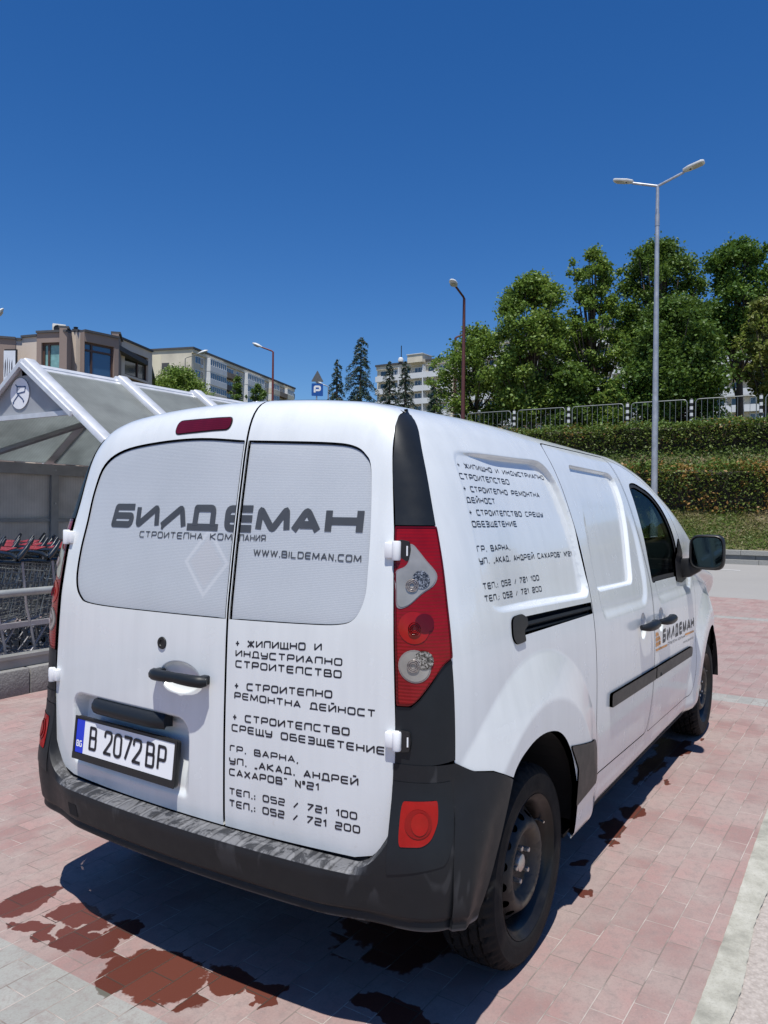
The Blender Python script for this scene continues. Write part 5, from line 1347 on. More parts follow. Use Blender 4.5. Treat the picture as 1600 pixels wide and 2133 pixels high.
LD=leaf_mat('leaf_dark_green',(.05,.10,.018),(.13,.21,.042));LM=leaf_mat('leaf_mid_green',(.085,.155,.024),(.20,.30,.056));LL=leaf_mat('leaf_light_green',(.16,.23,.04),(.31,.39,.09),.40);LY=leaf_mat('leaf_yellow_green',(.15,.18,.04),(.26,.27,.08),.35);LG=leaf_mat('leaf_fresh_green',(.05,.12,.02),(.11,.20,.04))
broadleaf('light green loose tree around the far lamp post, leftmost of the leafy row',992,684,40,185,(LM,LL),21000,.14,11,'oval',.05,open_=.9,nclump=34)
broadleaf('dense mid green tree with a rounded top, second leafy tree from the left',1112,574,37,180,(LM,LL),39900,.147,12,'oval',.10,nclump=34)
broadleaf('tall slim tree with sky showing through its loose crown',1238,520,38,150,(LM,LL),21850,.148,13,'oval',.12,open_=.8,nclump=30)
broadleaf('tallest dark green tree beside the galvanised lamp pole',1378,506,39,200,(LD,LM),45600,.148,14,'broad',.35,nclump=34)
broadleaf('bushy dark green maple in front of the taller trees, right of the lamp pole',1405,625,34.5,225,(LD,LG),51300,.147,15,'broad',.08,nclump=38)
broadleaf('bright green tree with a flat spreading crown at the right edge',1545,503,39,185,(LG,LM),33000,.148,16,'broad',.45,open_=.3,nclump=28)
broadleaf('low yellow-green tree with thin branches at the right edge',1600,620,34,120,(LY,LL),11000,.147,17,'oval',.2,open_=1.2,nclump=24)
broadleaf('small bright green bush just behind the railing',1278,795,34.5,75,(LG,LL),13300,.143,18,'broad',.02,grp=None,nclump=16)
broadleaf('dark evergreen shrub at the railing under the slim tree',1190,760,36,130,(LD,LM),22800,.147,21,'broad',.02,grp=None,nclump=18)
broadleaf('round pale green tree in front of the left apartment block',372,768,58,165,(LM,LL),41800,.146,19,'broad',.35,grp=None,zb=3,nclump=34)
broadleaf('small dark tree at the foot of the left apartment block',495,785,75,50,(LD,LM),13300,.145,20,'cone',.1,grp='small trees before the left block',zb=4,nclump=18)
broadleaf('low dark bush tree beside the rust red lamp post',538,800,76,60,(LD,LM),13300,.145,23,'broad',.1,grp='small trees before the left block',zb=4,nclump=16)
NEED=leaf_mat('blue_green_needles',(.022,.045,.030),(.06,.10,.065),.1)
def conifer(label,px,ytop,D,wpx,seed,n=11000):
    T=at(px,ytop,D);z0=float(hgt(T.x,T.y));t=thing('conifer_tree',label,'tree',(T.x,T.y,z0),0,'drooping conifers beyond the van roof')
    Ht=T.z-z0;W=wpx*D/1622.93/2;rng=np.random.default_rng(seed)
    b=MB();b.tube([(0,0,-.3),(0,0,Ht*.6),(.05,0,Ht*.98)],.2,7,rr=[.22,.12,.02])
    C=[];nb=int(30+Ht*4);Hv=min(Ht,9.5)
    for k in range(nb):
        f=k/nb;z=Ht-Hv*f**.9*.985-.05;L=W*(.16+1.0*f**.8)*(.75+.45*rng.random());a=k*2.4+rng.random()
        m=int(n/nb*(.35+1.2*f))
        u=rng.random(m)**.7;x=u*L;dz=.10*L*np.sin(u*2.2)-.42*L*u**2
        sp=.16*L*(1-.5*u)+.06;lat=rng.normal(size=m)*sp*.7;hang=-np.abs(rng.normal(size=m))*.22*(1+.4*L)*u
        C.append(np.stack([x*math.cos(a)-lat*math.sin(a),x*math.sin(a)+lat*math.cos(a),z+dz+hang],-1))
        b.tube([(0,0,z),(L*.5*math.cos(a),L*.5*math.sin(a),z+.03*L),(L*math.cos(a),L*math.sin(a),z-.36*L)],.03,4,rr=[.05,.03,.008])
    b.build('trunk',BARK,t)
    leafmesh('crown',np.concatenate(C),.20,[NEED],t,up=.1,aspect=.28,bend=.5)
    return t
conifer('tallest blue-green conifer with a thin leaning tip',752,702,60,125,31,15000)
conifer('small conifer next to the parking sign',702,748,58,78,32)
conifer('slim conifer before the balconies, left of a twin',812,752,62,80,33)
conifer('slim conifer before the balconies, its top nearest the roof tank',845,752,64,85,34)
conifer('short conifer partly hidden by the light green tree',905,792,60,90,35)
# ------------------------------------------------------------------ buildings
M_BEIGE=simple('beige_render',(.66,.56,.47),.9,0,.06,.6,.15,20);M_BROWN=simple('brown_cladding',(.27,.205,.175),.8,0,.06,.8);M_CONCB=simple('weathered_panel_concrete',(.63,.57,.46),.95,0,.14,.35)
M_CREAM=simple('cream_render',(.72,.65,.49),.95,0,.06,.3);M_WHT=simple('white_balcony_render',(.66,.67,.68),.9,0,.06,.4);M_ROOF=simple('dark_roof_edge',(.07,.07,.075),.8);M_OLDB=simple('old_brown_balcony',(.24,.19,.15),.9,0,.2,.8);M_FRM=simple('white_window_frame',(.70,.71,.72),.5)
M_FRB=simple('brown_window_frame',(.085,.045,.032),.5)
def bglass(name,col,rough=.06):
    m,t,b=new(name);put(t,b,col=col,rough=rough,spec=.9,coat=.6,coatr=.02);return m
G_BLUE=bglass('sky_reflection_glass',(.035,.085,.17));G_DARK=bglass('dark_shop_glass',(.02,.026,.026));G_FOIL=simple('foil_behind_glass',(.20,.38,.37),.35,0,.2,4,.8,5);G_FAR=bglass('far_window_glass',(.06,.075,.095),.15)  # G_BLUE: blue base colour stands in for the reflected sky
def wall_seg(A,B,z0,z1,mat,parent,wins=(),name='wall',thick=.3,depth=.15):
    "upright wall panel from A to B (xy), wins: (u0,u1,z0,z1,glass,frame,mullions,transom)"
    A=np.array(A);B=np.array(B);L=float(np.hypot(*(B-A)));d=(B-A)/L;nrm=np.array((-d[1],d[0]))
    if nrm@(np.array((CP.x,CP.y))-A)<0:nrm=-nrm
    def P(u,z,o=0): q=A+d*u+nrm*o;return (q[0],q[1],z)
    us=sorted({0,L}|{w[0] for w in wins}|{w[1] for w in wins});zs=sorted({z0,z1}|{w[2] for w in wins}|{w[3] for w in wins})
    b=MB()
    for i in range(len(us)-1):
        for j in range(len(zs)-1):
            um,zm=(us[i]+us[i+1])/2,(zs[j]+zs[j+1])/2
            if any(w[0]<um<w[1] and w[2]<zm<w[3] for w in wins): continue
            b.add([P(us[i],zs[j]),P(us[i+1],zs[j]),P(us[i+1],zs[j+1]),P(us[i],zs[j+1])],[(0,1,2,3)])
    for w in wins:
        c=[(w[0],w[2]),(w[1],w[2]),(w[1],w[3]),(w[0],w[3])]
        for k in range(4):
            a,e=c[k],c[(k+1)%4];b.add([P(*a),P(*e),P(*e,-depth),P(*a,-depth)],[(0,1,2,3)])
    b.add([P(0,z1),P(L,z1),P(L,z1,-thick),P(0,z1,-thick)],[(0,1,2,3)]);b.add([P(0,z0),P(0,z1),P(0,z1,-thick),P(0,z0,-thick)],[(0,1,2,3)]);b.add([P(L,z0),P(L,z1),P(L,z1,-thick),P(L,z0,-thick)],[(0,1,2,3)])
    wo=b.build(name,mat,parent)
    for w in wins:
        b=MB();fw_=w[8] if len(w)>8 else .07
        def bar(u0,u1,za,zb,o0=-depth+.01,o1=-depth+.07):
            v=[P(u,z,o) for o in(o0,o1) for u,z in((u0,za),(u1,za),(u1,zb),(u0,zb))];b.add(v,[(4,5,6,7),(0,1,5,4),(1,2,6,5),(2,3,7,6),(3,0,4,7)])
        bar(w[0],w[1],w[2],w[2]+fw_);bar(w[0],w[1],w[3]-fw_,w[3]);bar(w[0],w[0]+fw_,w[2]+fw_,w[3]-fw_);bar(w[1]-fw_,w[1],w[2]+fw_,w[3]-fw_)
        for f in w[6]: u=w[0]+(w[1]-w[0])*f;bar(u-fw_/2,u+fw_/2,w[2]+fw_,w[3]-fw_,-depth+.012,-depth+.072)
        for f in w[7]: z=w[2]+(w[3]-w[2])*f;bar(w[0]+fw_,w[1]-fw_,z-fw_/2,z+fw_/2,-depth+.014,-depth+.068)
        fo=b.build('window',w[5],parent)
        b=MB();b.add([P(u,z,-depth+.005) for u,z in((w[0],w[2]),(w[1],w[2]),(w[1],w[3]),(w[0],w[3]))],[(0,1,2,3)]);b.build('pane',w[4],fo)
    return wo
def pxy(px,D): q=at(px,1060,D);return (q.x,q.y)
def zat(py,D,px=800): return at(px,py,D).z
cb=thing('commercial_building','beige and brown modern commercial building with large windows behind the cart shelter','building',(0,0,0))
def uof(A,B,px,ref):
    "distance along wall A-B where pixel column px meets it"
    d=at(px,1060,1)-CP;A=np.array(A);B=np.array(B);e=(B-A)/np.hypot(*(B-A))
    m=np.array([[e[0],-d.x],[e[1],-d.y]]);s=np.linalg.solve(m,np.array((CP.x,CP.y))-A);return float(s[0]),float(s[1])
def seg(pa,Da,pb,Db,ya,yb,mat,wins=(),name='wall',dz=0):
    A,B=pxy(pa,Da),pxy(pb,Db);z1=(zat(ya,Da,pa)+zat(yb,Db,pb))/2;W=[]
    for w in wins:
        u0,d0=uof(A,B,w[0],0);u1,d1=uof(A,B,w[1],0);dm=(d0+d1)/2
        W.append((u0,u1,zat(w[3],dm,(w[0]+w[1])/2),zat(w[2],dm,(w[0]+w[1])/2))+tuple(w[4:]))
    wall_seg(A,B,-.2,z1+dz,mat,cb,W,name,.4,.22)
    # roof edge
    b=MB();a_=np.array(A);c_=np.array(B);d=(c_-a_)/np.hypot(*(c_-a_));n_=np.array((-d[1],d[0]));n_=n_ if n_@(np.array((CP.x,CP.y))-a_)>0 else -n_
    q=[a_+n_*.10,c_+n_*.10,c_-n_*.45,a_-n_*.45];b.prism([tuple(p) for p in q],z1+dz+.002,z1+dz+.13);b.build('roof_edge',M_ROOF,cb)
seg(-60,46.2,42,46.6,711,703,M_BEIGE,[(-40,-5,735,800,G_DARK,M_FRB,(.5,),())])
seg(-70,44.6,29,45.4,708,699,M_BROWN,name='fascia_slab')
seg(42,46.6,74,46.2,703,702,M_BEIGE)
seg(73,44.6,136,44.2,696,690,M_BROWN,[(83,128,713,778,G_FOIL,M_FRB,(.28,),(),.13)],'bay')
seg(136,44.2,144,45.9,690,692,M_BROWN,(),'bay_return')
seg(143,45.9,155,45.2,693,693,M_BEIGE);seg(155,45.2,173,45.9,693,695,M_BEIGE)
seg(172,44.6,244,46.4,695,702,M_BROWN,[(173,235,717,791,G_BLUE,M_FRB,(.28,),(.78,),.11)],'bay')
seg(244,46.4,250,48.6,702,706,M_BROWN,(),'bay_return')
seg(249,48.6,314,52.6,713,728,M_BEIGE,[(257,306,737,787,G_DARK,M_FRB,(.62,),(),.09),(257,303,791,830,G_DARK,M_FRB,(.62,),(),.09)])
# roof deck, billboard, air conditioner, vent
b=MB();z_=11.3;b.prism([pxy(-70,45.3),pxy(42,46.9),pxy(143,46.2),pxy(244,46.9),pxy(313,52.8),pxy(328,66),pxy(-70,66)],z_-.3,z_);b.build('roof',M_ROOF,cb)
P=at(123,686,46);t=thing('air_conditioner','white air conditioning unit on the roof of the beige building','air conditioner',(P.x,P.y,P.z-.28),R(-30))
b=MB();b.box((-.36,-.18,0),(.36,.18,.56));o=b.build('casing',simple('aircon_white',(.66,.64,.58),.6),t);bevel(o,.02)
b=MB();b.lathe([(0,0),(.2,0),(.21,.012),(.19,.02)],18,Matrix.Translation((-.1,-.185,.28))@Matrix.Rotation(R(90),4,'X'));b.build('fan_grille',M_BLK,t)
P=at(158,686,46);t=thing('roof_vent','small black vent on the roof edge of the beige building','roof vent',(P.x,P.y,P.z-.3))
b=MB();b.lathe([(.12,0),(.12,.25),(.2,.26),(.2,.3),(.1,.32),(.14,.42),(0,.46)],10);b.build('cowl',M_BLK,t)
t=thing('billboard','white billboard with dark figures on the beige building','billboard',tuple(at(8,768,45.2)))
b=MB();A=at(-40,768,45.2)-at(8,768,45.2);B=at(32,768,45.2)-at(8,768,45.2);hh=1.05
e_=(B-A).normalized();n_=Vector((-e_.y,e_.x,0));n_=n_ if n_.dot(CP-at(8,768,45.2))>0 else -n_
def bb(name,u0,u1,z0,z1,o0,o1,mat):
    b=MB();v=[A+e_*u+n_*o+Vector((0,0,z)) for o in(o0,o1) for u,z in((u0,z0),(u1,z0),(u1,z1),(u0,z1))];b.add(v,[(0,1,2,3),(4,5,6,7),(0,1,5,4),(1,2,6,5),(2,3,7,6),(3,0,4,7)]);return b.build(name,mat,t)
LB=(B-A).length
bb('frame',-.08,LB+.08,-hh-.08,hh+.08,-.1,0,M_BLK);bb('panel',0,LB,-hh,hh,.002,.01,simple('poster_white',(.66,.70,.76),.6,0,.1,1))
b=MB();rg=random.Random(5)
for k in range(9):
    x=LB-1.25+.12*k*1.05;w_=.035+.05*rg.random();q=[A+e_*u+n_*.014+Vector((0,0,z)) for u,z in((x,-.45-.2*rg.random()),(x+w_*.6,-.5),(x+w_*1.3,.1),(x+w_,.55+.2*rg.random()),(x+.01,.3))];b.add(q,[(0,1,2,3,4)])
b.build('printed_figures',simple('poster_ink',(.035,.035,.06),.6),t)
def bfun(u,z): Q=np.array([A+e_*a+n_*.016+Vector((0,0,c)) for a,c in zip(u,z)]);return Q,np.tile(np.array(n_),(len(Q),1))
lettering('poster_digits',[('02',LB-.42,LB-.12,-.86,-.86,.2)],bfun,bpy.data.materials['poster_ink'],t,off=.004,seg=.2)
# apartment blocks
def block(name,label,O_,dirv,L,depth,ztop,zbase,cols,gable,storey=2.8,nst=4,parapet=.5,seed=1,gmat=None):
    "long facade from O_ along dirv (unit xy); cols: list of (kind,width)"
    t=thing('apartment_block',label,'building',(O_[0],O_[1],zbase))
    d=np.array(dirv);n_=np.array((-d[1],d[0]));c_=np.array((CP.x,CP.y))-np.array(O_)
    if n_@c_<0:n_=-n_
    rg=random.Random(seed)
    def P(u,o,z): q=d*u+n_*o;return Vector((q[0],q[1],z-zbase))
    def box(bm,u0,u1,o0,o1,z0,z1):
        v=[P(u,o,z) for z in(z0,z1) for u,o in((u0,o0),(u1,o0),(u1,o1),(u0,o1))];bm.add(v,[(0,1,2,3),(4,5,6,7),(0,1,5,4),(1,2,6,5),(2,3,7,6),(3,0,4,7)])
    b=MB();box(b,0,L,-depth,0,zbase-4,ztop);b.build('wall',M_CONCB,t)
    b=MB();box(b,-.25,L+.25,-depth-.3,.55,ztop+.002,ztop+.42);rf=b.build('roof',M_ROOF,t)
    b=MB();box(b,-.05,L+.05,.002,.35,ztop-.75,ztop-.02);b.build('cornice',M_CONCB,t)
    if gable=='cream':
        b=MB();box(b,-.06,-.004,-depth+.0,-depth*.62,zbase,ztop-.9);b.build('gable_insulation',M_CREAM,t)
        b=MB();box(b,-.03,-.004,-depth*.60,-depth*.45,ztop-4.3,ztop-2.6);b.build('window',M_ROOF,t)
        b=MB();box(b,-.03,-.004,-depth*.60,-depth*.45,ztop-7.1,ztop-5.8);b.build('window',M_ROOF,t)
    u=.4
    for kind,wd in cols:
        for s in range(nst):
            z0=ztop-.75-storey*(s+1)+.05;z1=z0+storey
            def window(u0,u1,za,zb,o,mull):
                b=MB();f_=.09
                for k in range(mull+1):
                    x=u0+(u1-u0)*k/mull;box(b,x-f_/2,x+f_/2,o,o+.08,za,zb)
                box(b,u0,u1,o,o+.07,za-.06,za+.06);box(b,u0,u1,o,o+.07,zb-.06,zb+.06)
                w_=b.build('window',M_FRM,t);b=MB();box(b,u0,u1,o-.02,o+.02,za,zb);b.build('pane',G_FAR,w_)
            if kind=='win':
                window(u+wd*.18,u+wd*.82,z0+.95,z1-.45,.03,3 if wd>3 else 2)
                if rg.random()<.4:
                    b=MB();box(b,u+wd*.6,u+wd*.6+.8,.03,.36,z0+.25,z0+.82);b.build('air_conditioner',M_WHT,t)
            elif kind=='enc':
                b=MB();box(b,u,u+wd,.004,1.3,z0-.08,z0+1.12);m_=rg.choice([M_WHT,M_WHT,M_CREAM,M_CONCB]);b.build('balcony',m_,t)
                b=MB();box(b,u+.04,u+wd-.04,.004,1.24,z1-.30,z1-.085);b.build('balcony_head',m_,t)
                window(u+.15,u+wd-.15,z0+1.18,z1-.34,1.16,max(3,int(wd/.9)))
                
                for q_ in(u+.02,u+wd-.12): b=MB();box(b,q_,q_+.10,.004,1.2,z0+1.12,z1-.30);b.build('balcony_cheek',M_WHT,t)
            elif kind=='open':
                b=MB();box(b,u,u+wd,.004,1.35,z0-.1,z0+.06);box(b,u,u+wd,1.27,1.35,z0+.06,z0+1.05);b.build('balcony',rg.choice([M_OLDB,M_OLDB,M_CONCB,M_ROOF]),t)
                window(u+wd*.15,u+wd*.85,z0+.3,z1-.4,.03,4)
            elif kind=='band':
                b=MB();box(b,u,u+wd-.25,.004,1.35,z0-.1,z0+.06);box(b,u,u+wd-.25,1.25,1.35,z0+.06,z0+1.1);b.build('balcony',M_WHT,t)
                window(u+wd*.55,u+wd*.93,z0+1.0,z1-.4,.03,3)
                b=MB();box(b,u+wd*.10,u+wd*.32,.01,.05,z0+.06,z1-.45);b.build('door',G_DARK,t)
                b=MB();box(b,u+wd-.25,u+wd,.004,1.30,z0-.1,z1-.1);b.build('partition',M_WHT,t)
        u+=wd
        if u>L-2: break
    for k in range(int(L/9)):
        x=4+k*9+rg.random()*3;b=MB();box(b,x,x+1.1+rg.random(),-depth*.5,-depth*.5+1,ztop+.42,ztop+1.1+.6*rg.random());b.build('chimney',M_CONCB,rf)
    return t
Nc=np.array(pxy(396,160));Fc=np.array(pxy(609,212));dv=(Fc-Nc)/np.hypot(*(Fc-Nc))
block('x','long weathered apartment block with enclosed balconies and a blank beige gable',tuple(Nc),tuple(dv),float(np.hypot(*(Fc-Nc))),11.5,zat(727,160,396),16,
 [('win',5.2),('enc',7.5),('open',6.2),('win',4.2),('enc',9.5),('win',4),('enc',5),('open',5),('enc',4.5),('win',4)],'cream',nst=5,seed=3)
A1=np.array(pxy(783,176));B1=np.array(pxy(944,165));dv=(B1-A1)/np.hypot(*(B1-A1))
block('x','pale apartment block with continuous white balconies behind the conifers','' or tuple(A1),tuple(dv),float(np.hypot(*(B1-A1))),12,zat(759,172,860),18,[('band',6.2)]*8,None,nst=6,seed=5)
t_=COL.objects
P=at(835,748,172);t=thing('roof_tank','white roof dome with a thin mast on the pale block','roof tank',tuple(P-Vector((0,0,.6))))
b=MB();b.lathe([(.6,0),(.6,.4),(.52,.75),(.3,.95),(0,1.0)],14);b.build('dome',M_WHT,t);b=MB();b.tube([(.2,0,1.0),(.2,0,3.6)],.10,6);b.build('mast',M_BLK,t)
P=at(874,752,170);t=thing('roof_house','flat white lift house on the roof of the pale block','roof house',tuple(P-Vector((0,0,.6))),math.atan2(dv[1],dv[0]))
b=MB();b.box((-1.9,-2,0),(1.9,2,1.7));b.build('wall',M_CONCB,t);b=MB();b.box((-2.05,-2.15,1.702),(2.05,2.15,1.85));b.build('roof',M_WHT,t)
A2=B1+dv*.6;
block('x','taller pale apartment block seen through the leafy trees','' or tuple(A2),tuple(dv),92,12,zat(718,164,946),18,[('band',6.6)]*14,None,nst=7,seed=6)
# ------------------------------------------------------------------ cart shelter
M_ALU=simple('white_aluminium',(.62,.63,.65),.35,.25);M_ALUG=simple('grey_aluminium',(.26,.265,.28),.45,.3);M_KB=agg_mat('shelter_kerb_concrete',(.17,.165,.155),(.27,.265,.25),60)
def poly_mat(name,col,tr=.3):
    m,t,b=new(name);c=coord(t);out=t.nodes['Material Output'];n=noise(t,c,2.4,5,.6);w1=nn(t,'TexWave',wave_type='BANDS',bands_direction='X');w1.inputs['Scale'].default_value=9;t.links.new(c,w1.inputs[0])
    cc=ramp(t,n,[(.3,tuple(x*.8 for x in col)),(.7,tuple(x*1.15 for x in col))]);cc=mix(t,mth(t,'MULTIPLY',w1.outputs['Fac'],.10),cc,(.12,.12,.12))
    put(t,b,col=cc,rough=.28,spec=.4)
    tl=nn(t,'BsdfTranslucent');t.links.new(cc,tl.inputs[0]);mx=nn(t,'MixShader');mx.inputs[0].default_value=tr
    t.links.new(b.outputs[0],mx.inputs[1]);t.links.new(tl.outputs[0],mx.inputs[2]);t.links.new(mx.outputs[0],out.inputs[0]);return m
M_PC=poly_mat('dirty_polycarbonate_roof',(.52,.55,.53),.68);M_PCW=poly_mat('smoky_polycarbonate_wall',(.62,.62,.58),.68);M_GAB=poly_mat('grey_gable_sheet',(.40,.41,.43),.2)
sh=thing('cart_shelter','open shopping cart shelter with a gabled polycarbonate roof and white ribs','cart shelter',(2.3,5.37,0))
YR,ZR,YE,ZE,W2=0,2.86,-1.22,2.04,1.22;NB=5;BP=1.14
for i in range(NB+1):
    x=i*BP
    b=MB()
    # rib: flat box section following both slopes, rounded at the ridge
    for s in(-1,1):
        u=Vector((0,s*W2,ZE-ZR)).normalized();n_=Vector((0,-u.z*s*s,0));nrm=Vector((0,-u.z,u.y)) if s>0 else Vector((0,u.z,-u.y));nrm=nrm if nrm.z>0 else -nrm
        p0=Vector((x,0,ZR+.02));p1=Vector((x,s*(W2+.10),ZE-.07))
        V=[]
        for p in(p0,p1):
            for dx,h in((-.068,0),(.068,0),(.068,.048),(.052,.060),(-.052,.060),(-.068,.048)): V.append(p+Vector((dx,0,0))+nrm*h)
        b.add(V,[(k,(k+1)%6,6+(k+1)%6,6+k) for k in range(6)]+[tuple(range(5,-1,-1)),tuple(range(6,12))])
    b.build('roof_rib',M_ALU,sh,auto=60)
    for s in(-1,1):
        if s<0 and (i==0 or i%2==0): continue
        b=MB();b.box((x-.05,s*W2-.05,.0),(x+.05,s*W2+.05,ZE-.08));b.build('post',M_ALUG if s>0 else M_ALU,sh)
        if s>0:
            b=MB()
            for z in(.5,1.0,1.5,1.9):b.lathe([(0,.012),(.011,.012),(.013,0)],8,Matrix.Translation((x,s*W2-.05,z))@Matrix.Rotation(R(90),4,'X'))
            b.build('bolt',M_GALV,sh)
for s in(-1,1):
    b=MB();b.box((-.06,s*W2-.055,ZE-.20),(NB*BP+.06,s*W2+.055,ZE-.075));b.build('eave_beam',M_ALUG,sh)
b=MB();b.box((-.03,-.05,ZR-.10),(NB*BP+.03,.05,ZR+.0));b.build('ridge_beam',M_ALU,sh)
b=MB();b.prism([(-.10,ZR-.055),(0,ZR+.035),(.10,ZR-.055)],.07,NB*BP-.07,Matrix(((0,0,1,0),(1,0,0,0),(0,1,0,0),(0,0,0,1))));b.build('ridge_cap',M_ALU,sh)
for i in range(NB):
    for s in(-1,1):
        x0,x1=i*BP+.06,(i+1)*BP-.06
        b=MB();V=[(x0,s*.08,ZR-.035),(x1,s*.08,ZR-.035),(x1,s*(W2+.06),ZE-.045),(x0,s*(W2+.06),ZE-.045)];b.add(V+[(a,c,z-.012) for a,c,z in V],[(0,1,2,3),(7,6,5,4),(0,1,5,4),(1,2,6,5),(2,3,7,6),(3,0,4,7)]);b.build('roof_panel',M_PC,sh)
    x0,x1=i*BP+.05,(i+1)*BP-.05
    b=MB();b.box((x0,W2-.012,.42),(x1,W2+.004,ZE-.20));b.build('wall_panel',M_PCW,sh)
    b=MB();b.box((x0,W2-.03,1.28),(x1,W2+.02,1.32));b.build('wall_rail',M_ALUG,sh)
# diagonal brace seen under the roof
b=MB();b.tube([(.1,W2-.02,ZE-.1),(BP,.55,ZE+.40)],.035,6);b.build('wind_brace',M_ALUG,sh)
# gable
YG,ZG=.74,2.36
b=MB();b.prism([(-YG,ZG),(YG,ZG),(0,ZR-.02)],-.03,-.018,Matrix(((0,0,1,0),(1,0,0,0),(0,1,0,0),(0,0,0,1))));gb=b.build('gable_panel',M_GAB,sh)
b=MB();b.box((-.06,-YG-.06,ZG-.035),(-.035,YG+.06,ZG+.012));b.build('gable_rail',M_ALU,sh)
for s in(-1,1):
    b=MB();u=Vector((0,s*W2,ZE-ZR)).normalized();p0=Vector((-.075,0,ZR+.01));p1=p0+u*.96;b.add([p+Vector((dx,0,dz)) for p in(p0,p1) for dx,dz in((-.02,-.03),(.02,-.03),(.02,.02),(-.02,.02))],[(0,1,5,4),(1,2,6,5),(2,3,7,6),(3,0,4,7),(0,3,2,1),(4,5,6,7)]);b.build('gable_trim',M_ALU,sh)
b=MB();b.lathe([(0,.006),(.155,.006),(.155,0)],40,Matrix.Translation((-.035,.07,2.585))@Matrix.Rotation(R(-90),4,'Y'));ds=b.build('sign_disc',simple('sign_disc_white',(.78,.79,.82),.5,0,.03),sh)
cq=lambda L:[((a+1)/2,(c+1)/2) for a,c in L]
GL['cart']=(1,[(cq([(-.45,.66),(-.27,.49),(.65,.44),(.58,.08),(-.27,0),(-.27,.49)]),.02),(cq([(-.65,-.53),(-.11,-.08),(.43,-.46)]),.03)])
def dfun(u,z): Q=np.array([(-.0425,a,c) for a,c in zip(u,z)]);return Q,np.tile(np.array((-1.,0,0)),(len(Q),1))
lettering('cart_symbol',[(['cart'],.07+.150,.07-.150,2.435,2.435,.30,.042,0,.4,1.0)],dfun,simple('sign_navy',(.03,.06,.16),.5),ds,off=.001)
b=MB()
for yy,zz in((.07+.10,2.497),(.07-.068,2.505)): b.lathe([(0,.002),(.011,.002),(.011,0)],12,Matrix.Translation((-.0425,yy,zz))@Matrix.Rotation(R(-90),4,'Y')@Matrix.Diagonal((1,1,1,1)))
b.build('wheel_dots',bpy.data.materials['sign_navy'],ds)
# guard rail, kerb
t=thing('guard_rail','grey tubular rail along the front of the shopping carts','guard rail',(2.3,4.02,0))
b=MB();b.tube([(-4.5,0,.765),(6,0,.765)],.032,10);b.build('rail',simple('dull_galvanised_tube',(.32,.33,.32),.5,.3),t,auto=60)
for x in(-4.4,4.2,5.9):
    b=MB();b.tube([(x,0,.26),(x,0,.76)],.028,8);b.build('rail_post',M_GALV,t,auto=60)
t=thing('shelter_kerb','grey concrete kerb with a metal channel on top, below the carts','kerb',(2.3,3.9,0))
b=MB();x=-8
while x<8: b.box((x+.004,-.13,-.02),(x+.996,.12,.20));x+=1.0
o=b.build('kerb_stone',M_KB,t);bevel(o,.012,2)
b=MB();b.box((-8,-.06,.204),(8,.16,.275));b.box((-8,-.075,.275),(8,-.03,.30));b.build('metal_channel',simple('grey_channel',(.30,.30,.29),.5,.4),t)
sheet('shelter_floor',-6,8.6,4.03,6.75,.012,agg_mat('shelter_floor_concrete',(.16,.155,.15),(.25,.245,.24),30))
# ------------------------------------------------------------------ shopping carts
M_WIRE=simple('zinc_wire',(.22,.23,.23),.35,.6);M_GRIP=simple('black_grip',(.010,.013,.015),.22,0,.1,5,0,60,.5);M_ADV=simple('red_advert_panel',(.38,.03,.05),.25,0,.35,12,0,60,.6);M_CHB=simple('cart_beam',(.30,.29,.31),.45,.4)
ct=thing('shopping_cart','wire shopping cart with black grips and a red panel, nested in the front row','shopping cart',(0,0,0))
b=MB();r=.0032
def wire(pts,r=r): b.tube(pts,r,4,caps=False)
# basket: handle end at x=0 (high), nose at x=.85
def side(y,u,v):  # u 0..1 along, v 0..1 up
    zt=.99-.10*u;zb_=.50+.10*u;x=.02+.84*u-(.10*(1-v) if u<.05 else .0)+.0;return (x-(.12*(1-v)*u),y*(1-.12*u)*(.88+.12*v),zb_+(zt-zb_)*v)
for s in(-1,1):
    for k in range(15): wire([side(s*.27,k/14,0),side(s*.27,k/14,1)])
    for v in(.0,.33,.66): wire([side(s*.27,0,v),side(s*.27,1,v)],.004)
    wire([side(s*.27,0,1),side(s*.27,1,1)],.006)
for k in range(9):
    y=(-1+2*k/8);wire([(side(.27,0,0)[0],y*.235,.50),(side(.27,1,0)[0],y*.21,.60)]);wire([(side(.27,1,0)[0],y*.21,.60),(side(.27,1,1)[0],y*.235,.89)])
for v in(0,.33,.66,1): p=side(.27,1,v);wire([p,(p[0],-p[1],p[2])],.005)
b.build('basket',M_WIRE,ct)
b=MB()
for s in(-1,1):
    b.tube([(.02,s*.27,1.0),(.06,s*.27,.62),(.10,s*.27,.46),(.16,s*.27,.16)],.011,6);b.tube([(.10,s*.27,.46),(.55,s*.23,.46),(.80,s*.20,.52)],.012,6)
    b.tube([(.55,s*.23,.46),(.30,s*.26,.14)],.009,6);b.tube([(.05,s*.27,.15),(.82,s*.19,.15)],.012,6)
    b.box((.06,s*.272-.006,.455),(.78,s*.24+.006,.495))
b.tube([(.82,-.19,.15),(.82,.19,.15)],.012,6);b.tube([(.10,-.27,.46),(.10,.27,.46)],.010,6)
b.build('chassis',M_CHB,ct,auto=50)
b=MB();b.tube([(-.035,-.29,1.02),(-.05,-.24,1.045),(-.055,-.12,1.055),(-.055,.12,1.055),(-.05,.24,1.045),(-.035,.29,1.02)],.019,8);hd=b.build('handle',M_GRIP,ct,auto=60)
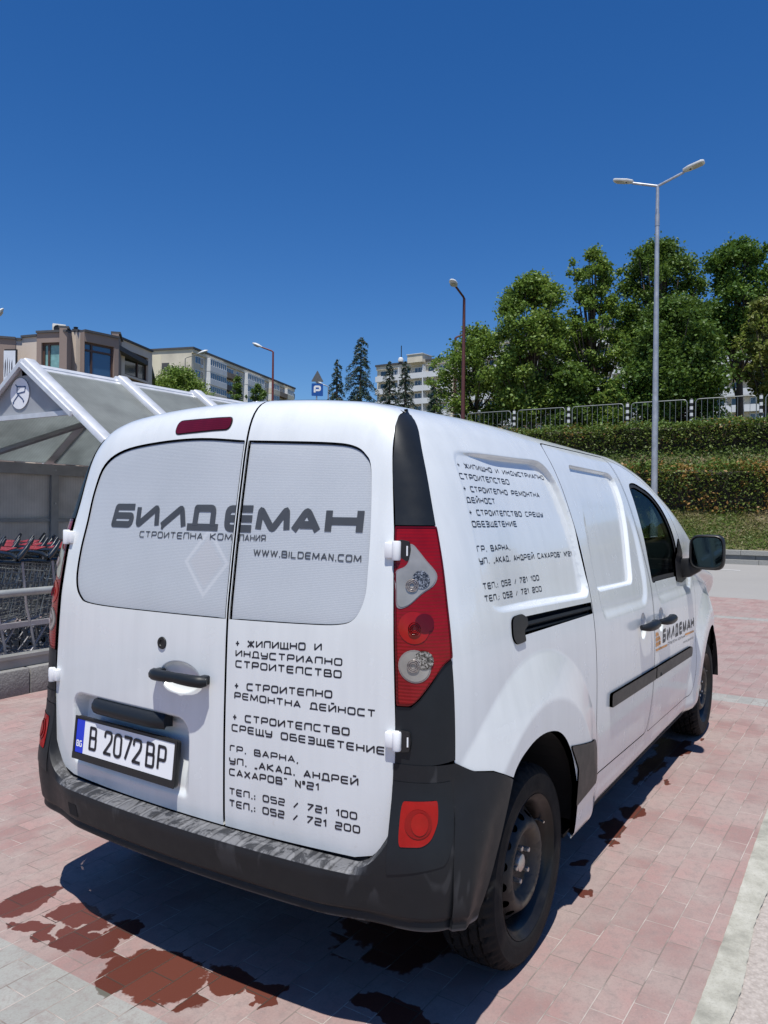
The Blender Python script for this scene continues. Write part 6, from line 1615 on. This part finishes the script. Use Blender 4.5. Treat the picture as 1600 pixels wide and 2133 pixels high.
for s in(-1,1):
    b=MB();b.tube([(-.03,s*.28,1.01),(.0,s*.285,1.04),(.05,s*.285,1.10),(.085,s*.285,1.155)],.02,8,rr=[.024,.027,.022,.013]);b.build('grip_horn',M_GRIP,hd,auto=60)
    b=MB();b.tube([(-.02,s*.275,1.0),(.10,s*.275,1.0),(.26,s*.272,.985)],.016,6);b.build('side_cover',M_GRIP,ct,auto=60)
b=MB();b.add([(-.035,-.13,1.078),(-.035,.13,1.078),(.07,.12,1.10),(.07,-.12,1.10)],[(0,1,2,3)]);b.add([(-.035,-.13,1.073),(-.035,.13,1.073),(.07,.12,1.095),(.07,-.12,1.095)],[(3,2,1,0)]);b.build('advert_panel',M_ADV,ct)
b=MB()
for k in range(7): y=-.2+.4*k/6;b.tube([(.01,y,.98),(.14,y*.95,.66)],.003,4)
for z,x in((.98,.01),(.82,.075),(.66,.14)): b.tube([(x,-.21,z),(x,.21,z)],.0045,4)
b.build('child_seat',M_WIRE,ct)
for x,y in((.10,.26),(.10,-.26),(.74,.19),(.74,-.19)):
    b=MB();b.lathe([(0,.014),(.05,.014),(.062,.009),(.062,-.009),(.05,-.014),(0,-.014)],16,Matrix.Translation((x,y,.062))@Matrix.Rotation(R(90),4,'X'));cw=b.build('castor',M_BLK,ct,auto=50)
    b=MB();b.box((x-.03,y-.02,.06),(x+.03,y-.016,.14));b.box((x-.03,y+.016,.06),(x+.03,y+.02,.14));b.box((x-.03,y-.02,.14),(x+.03,y+.02,.15));b.build('castor_fork',M_GALV,cw)
rowlab=('wire shopping cart with black grips and red panel, in the row nearest the rail','wire shopping cart with black grips and red panel, in the middle row','wire shopping cart with black grips and red panel, in the row along the shelter wall')
rg=random.Random(2);first=True
for rI,yv in enumerate((4.40,5.02,5.66)):
    for k in range(9 if rI==0 else 8):
        xx=.62+.15*rI+.27*k+.03*rg.random();yy=yv+.02*rg.random();rz=R(-2+4*rg.random())
        if first:
            ct.location=(xx,yy,.012);ct.rotation_euler=(0,0,rz);ct['label']=rowlab[0];ct['group']='nested shopping carts, row nearest the rail';first=False
        else: dup(ct,(xx,yy,.012),rz,rowlab[rI],'nested shopping carts, '+('row nearest the rail','middle row','row along the shelter wall')[rI])
# tiny litter on the paving
t=None
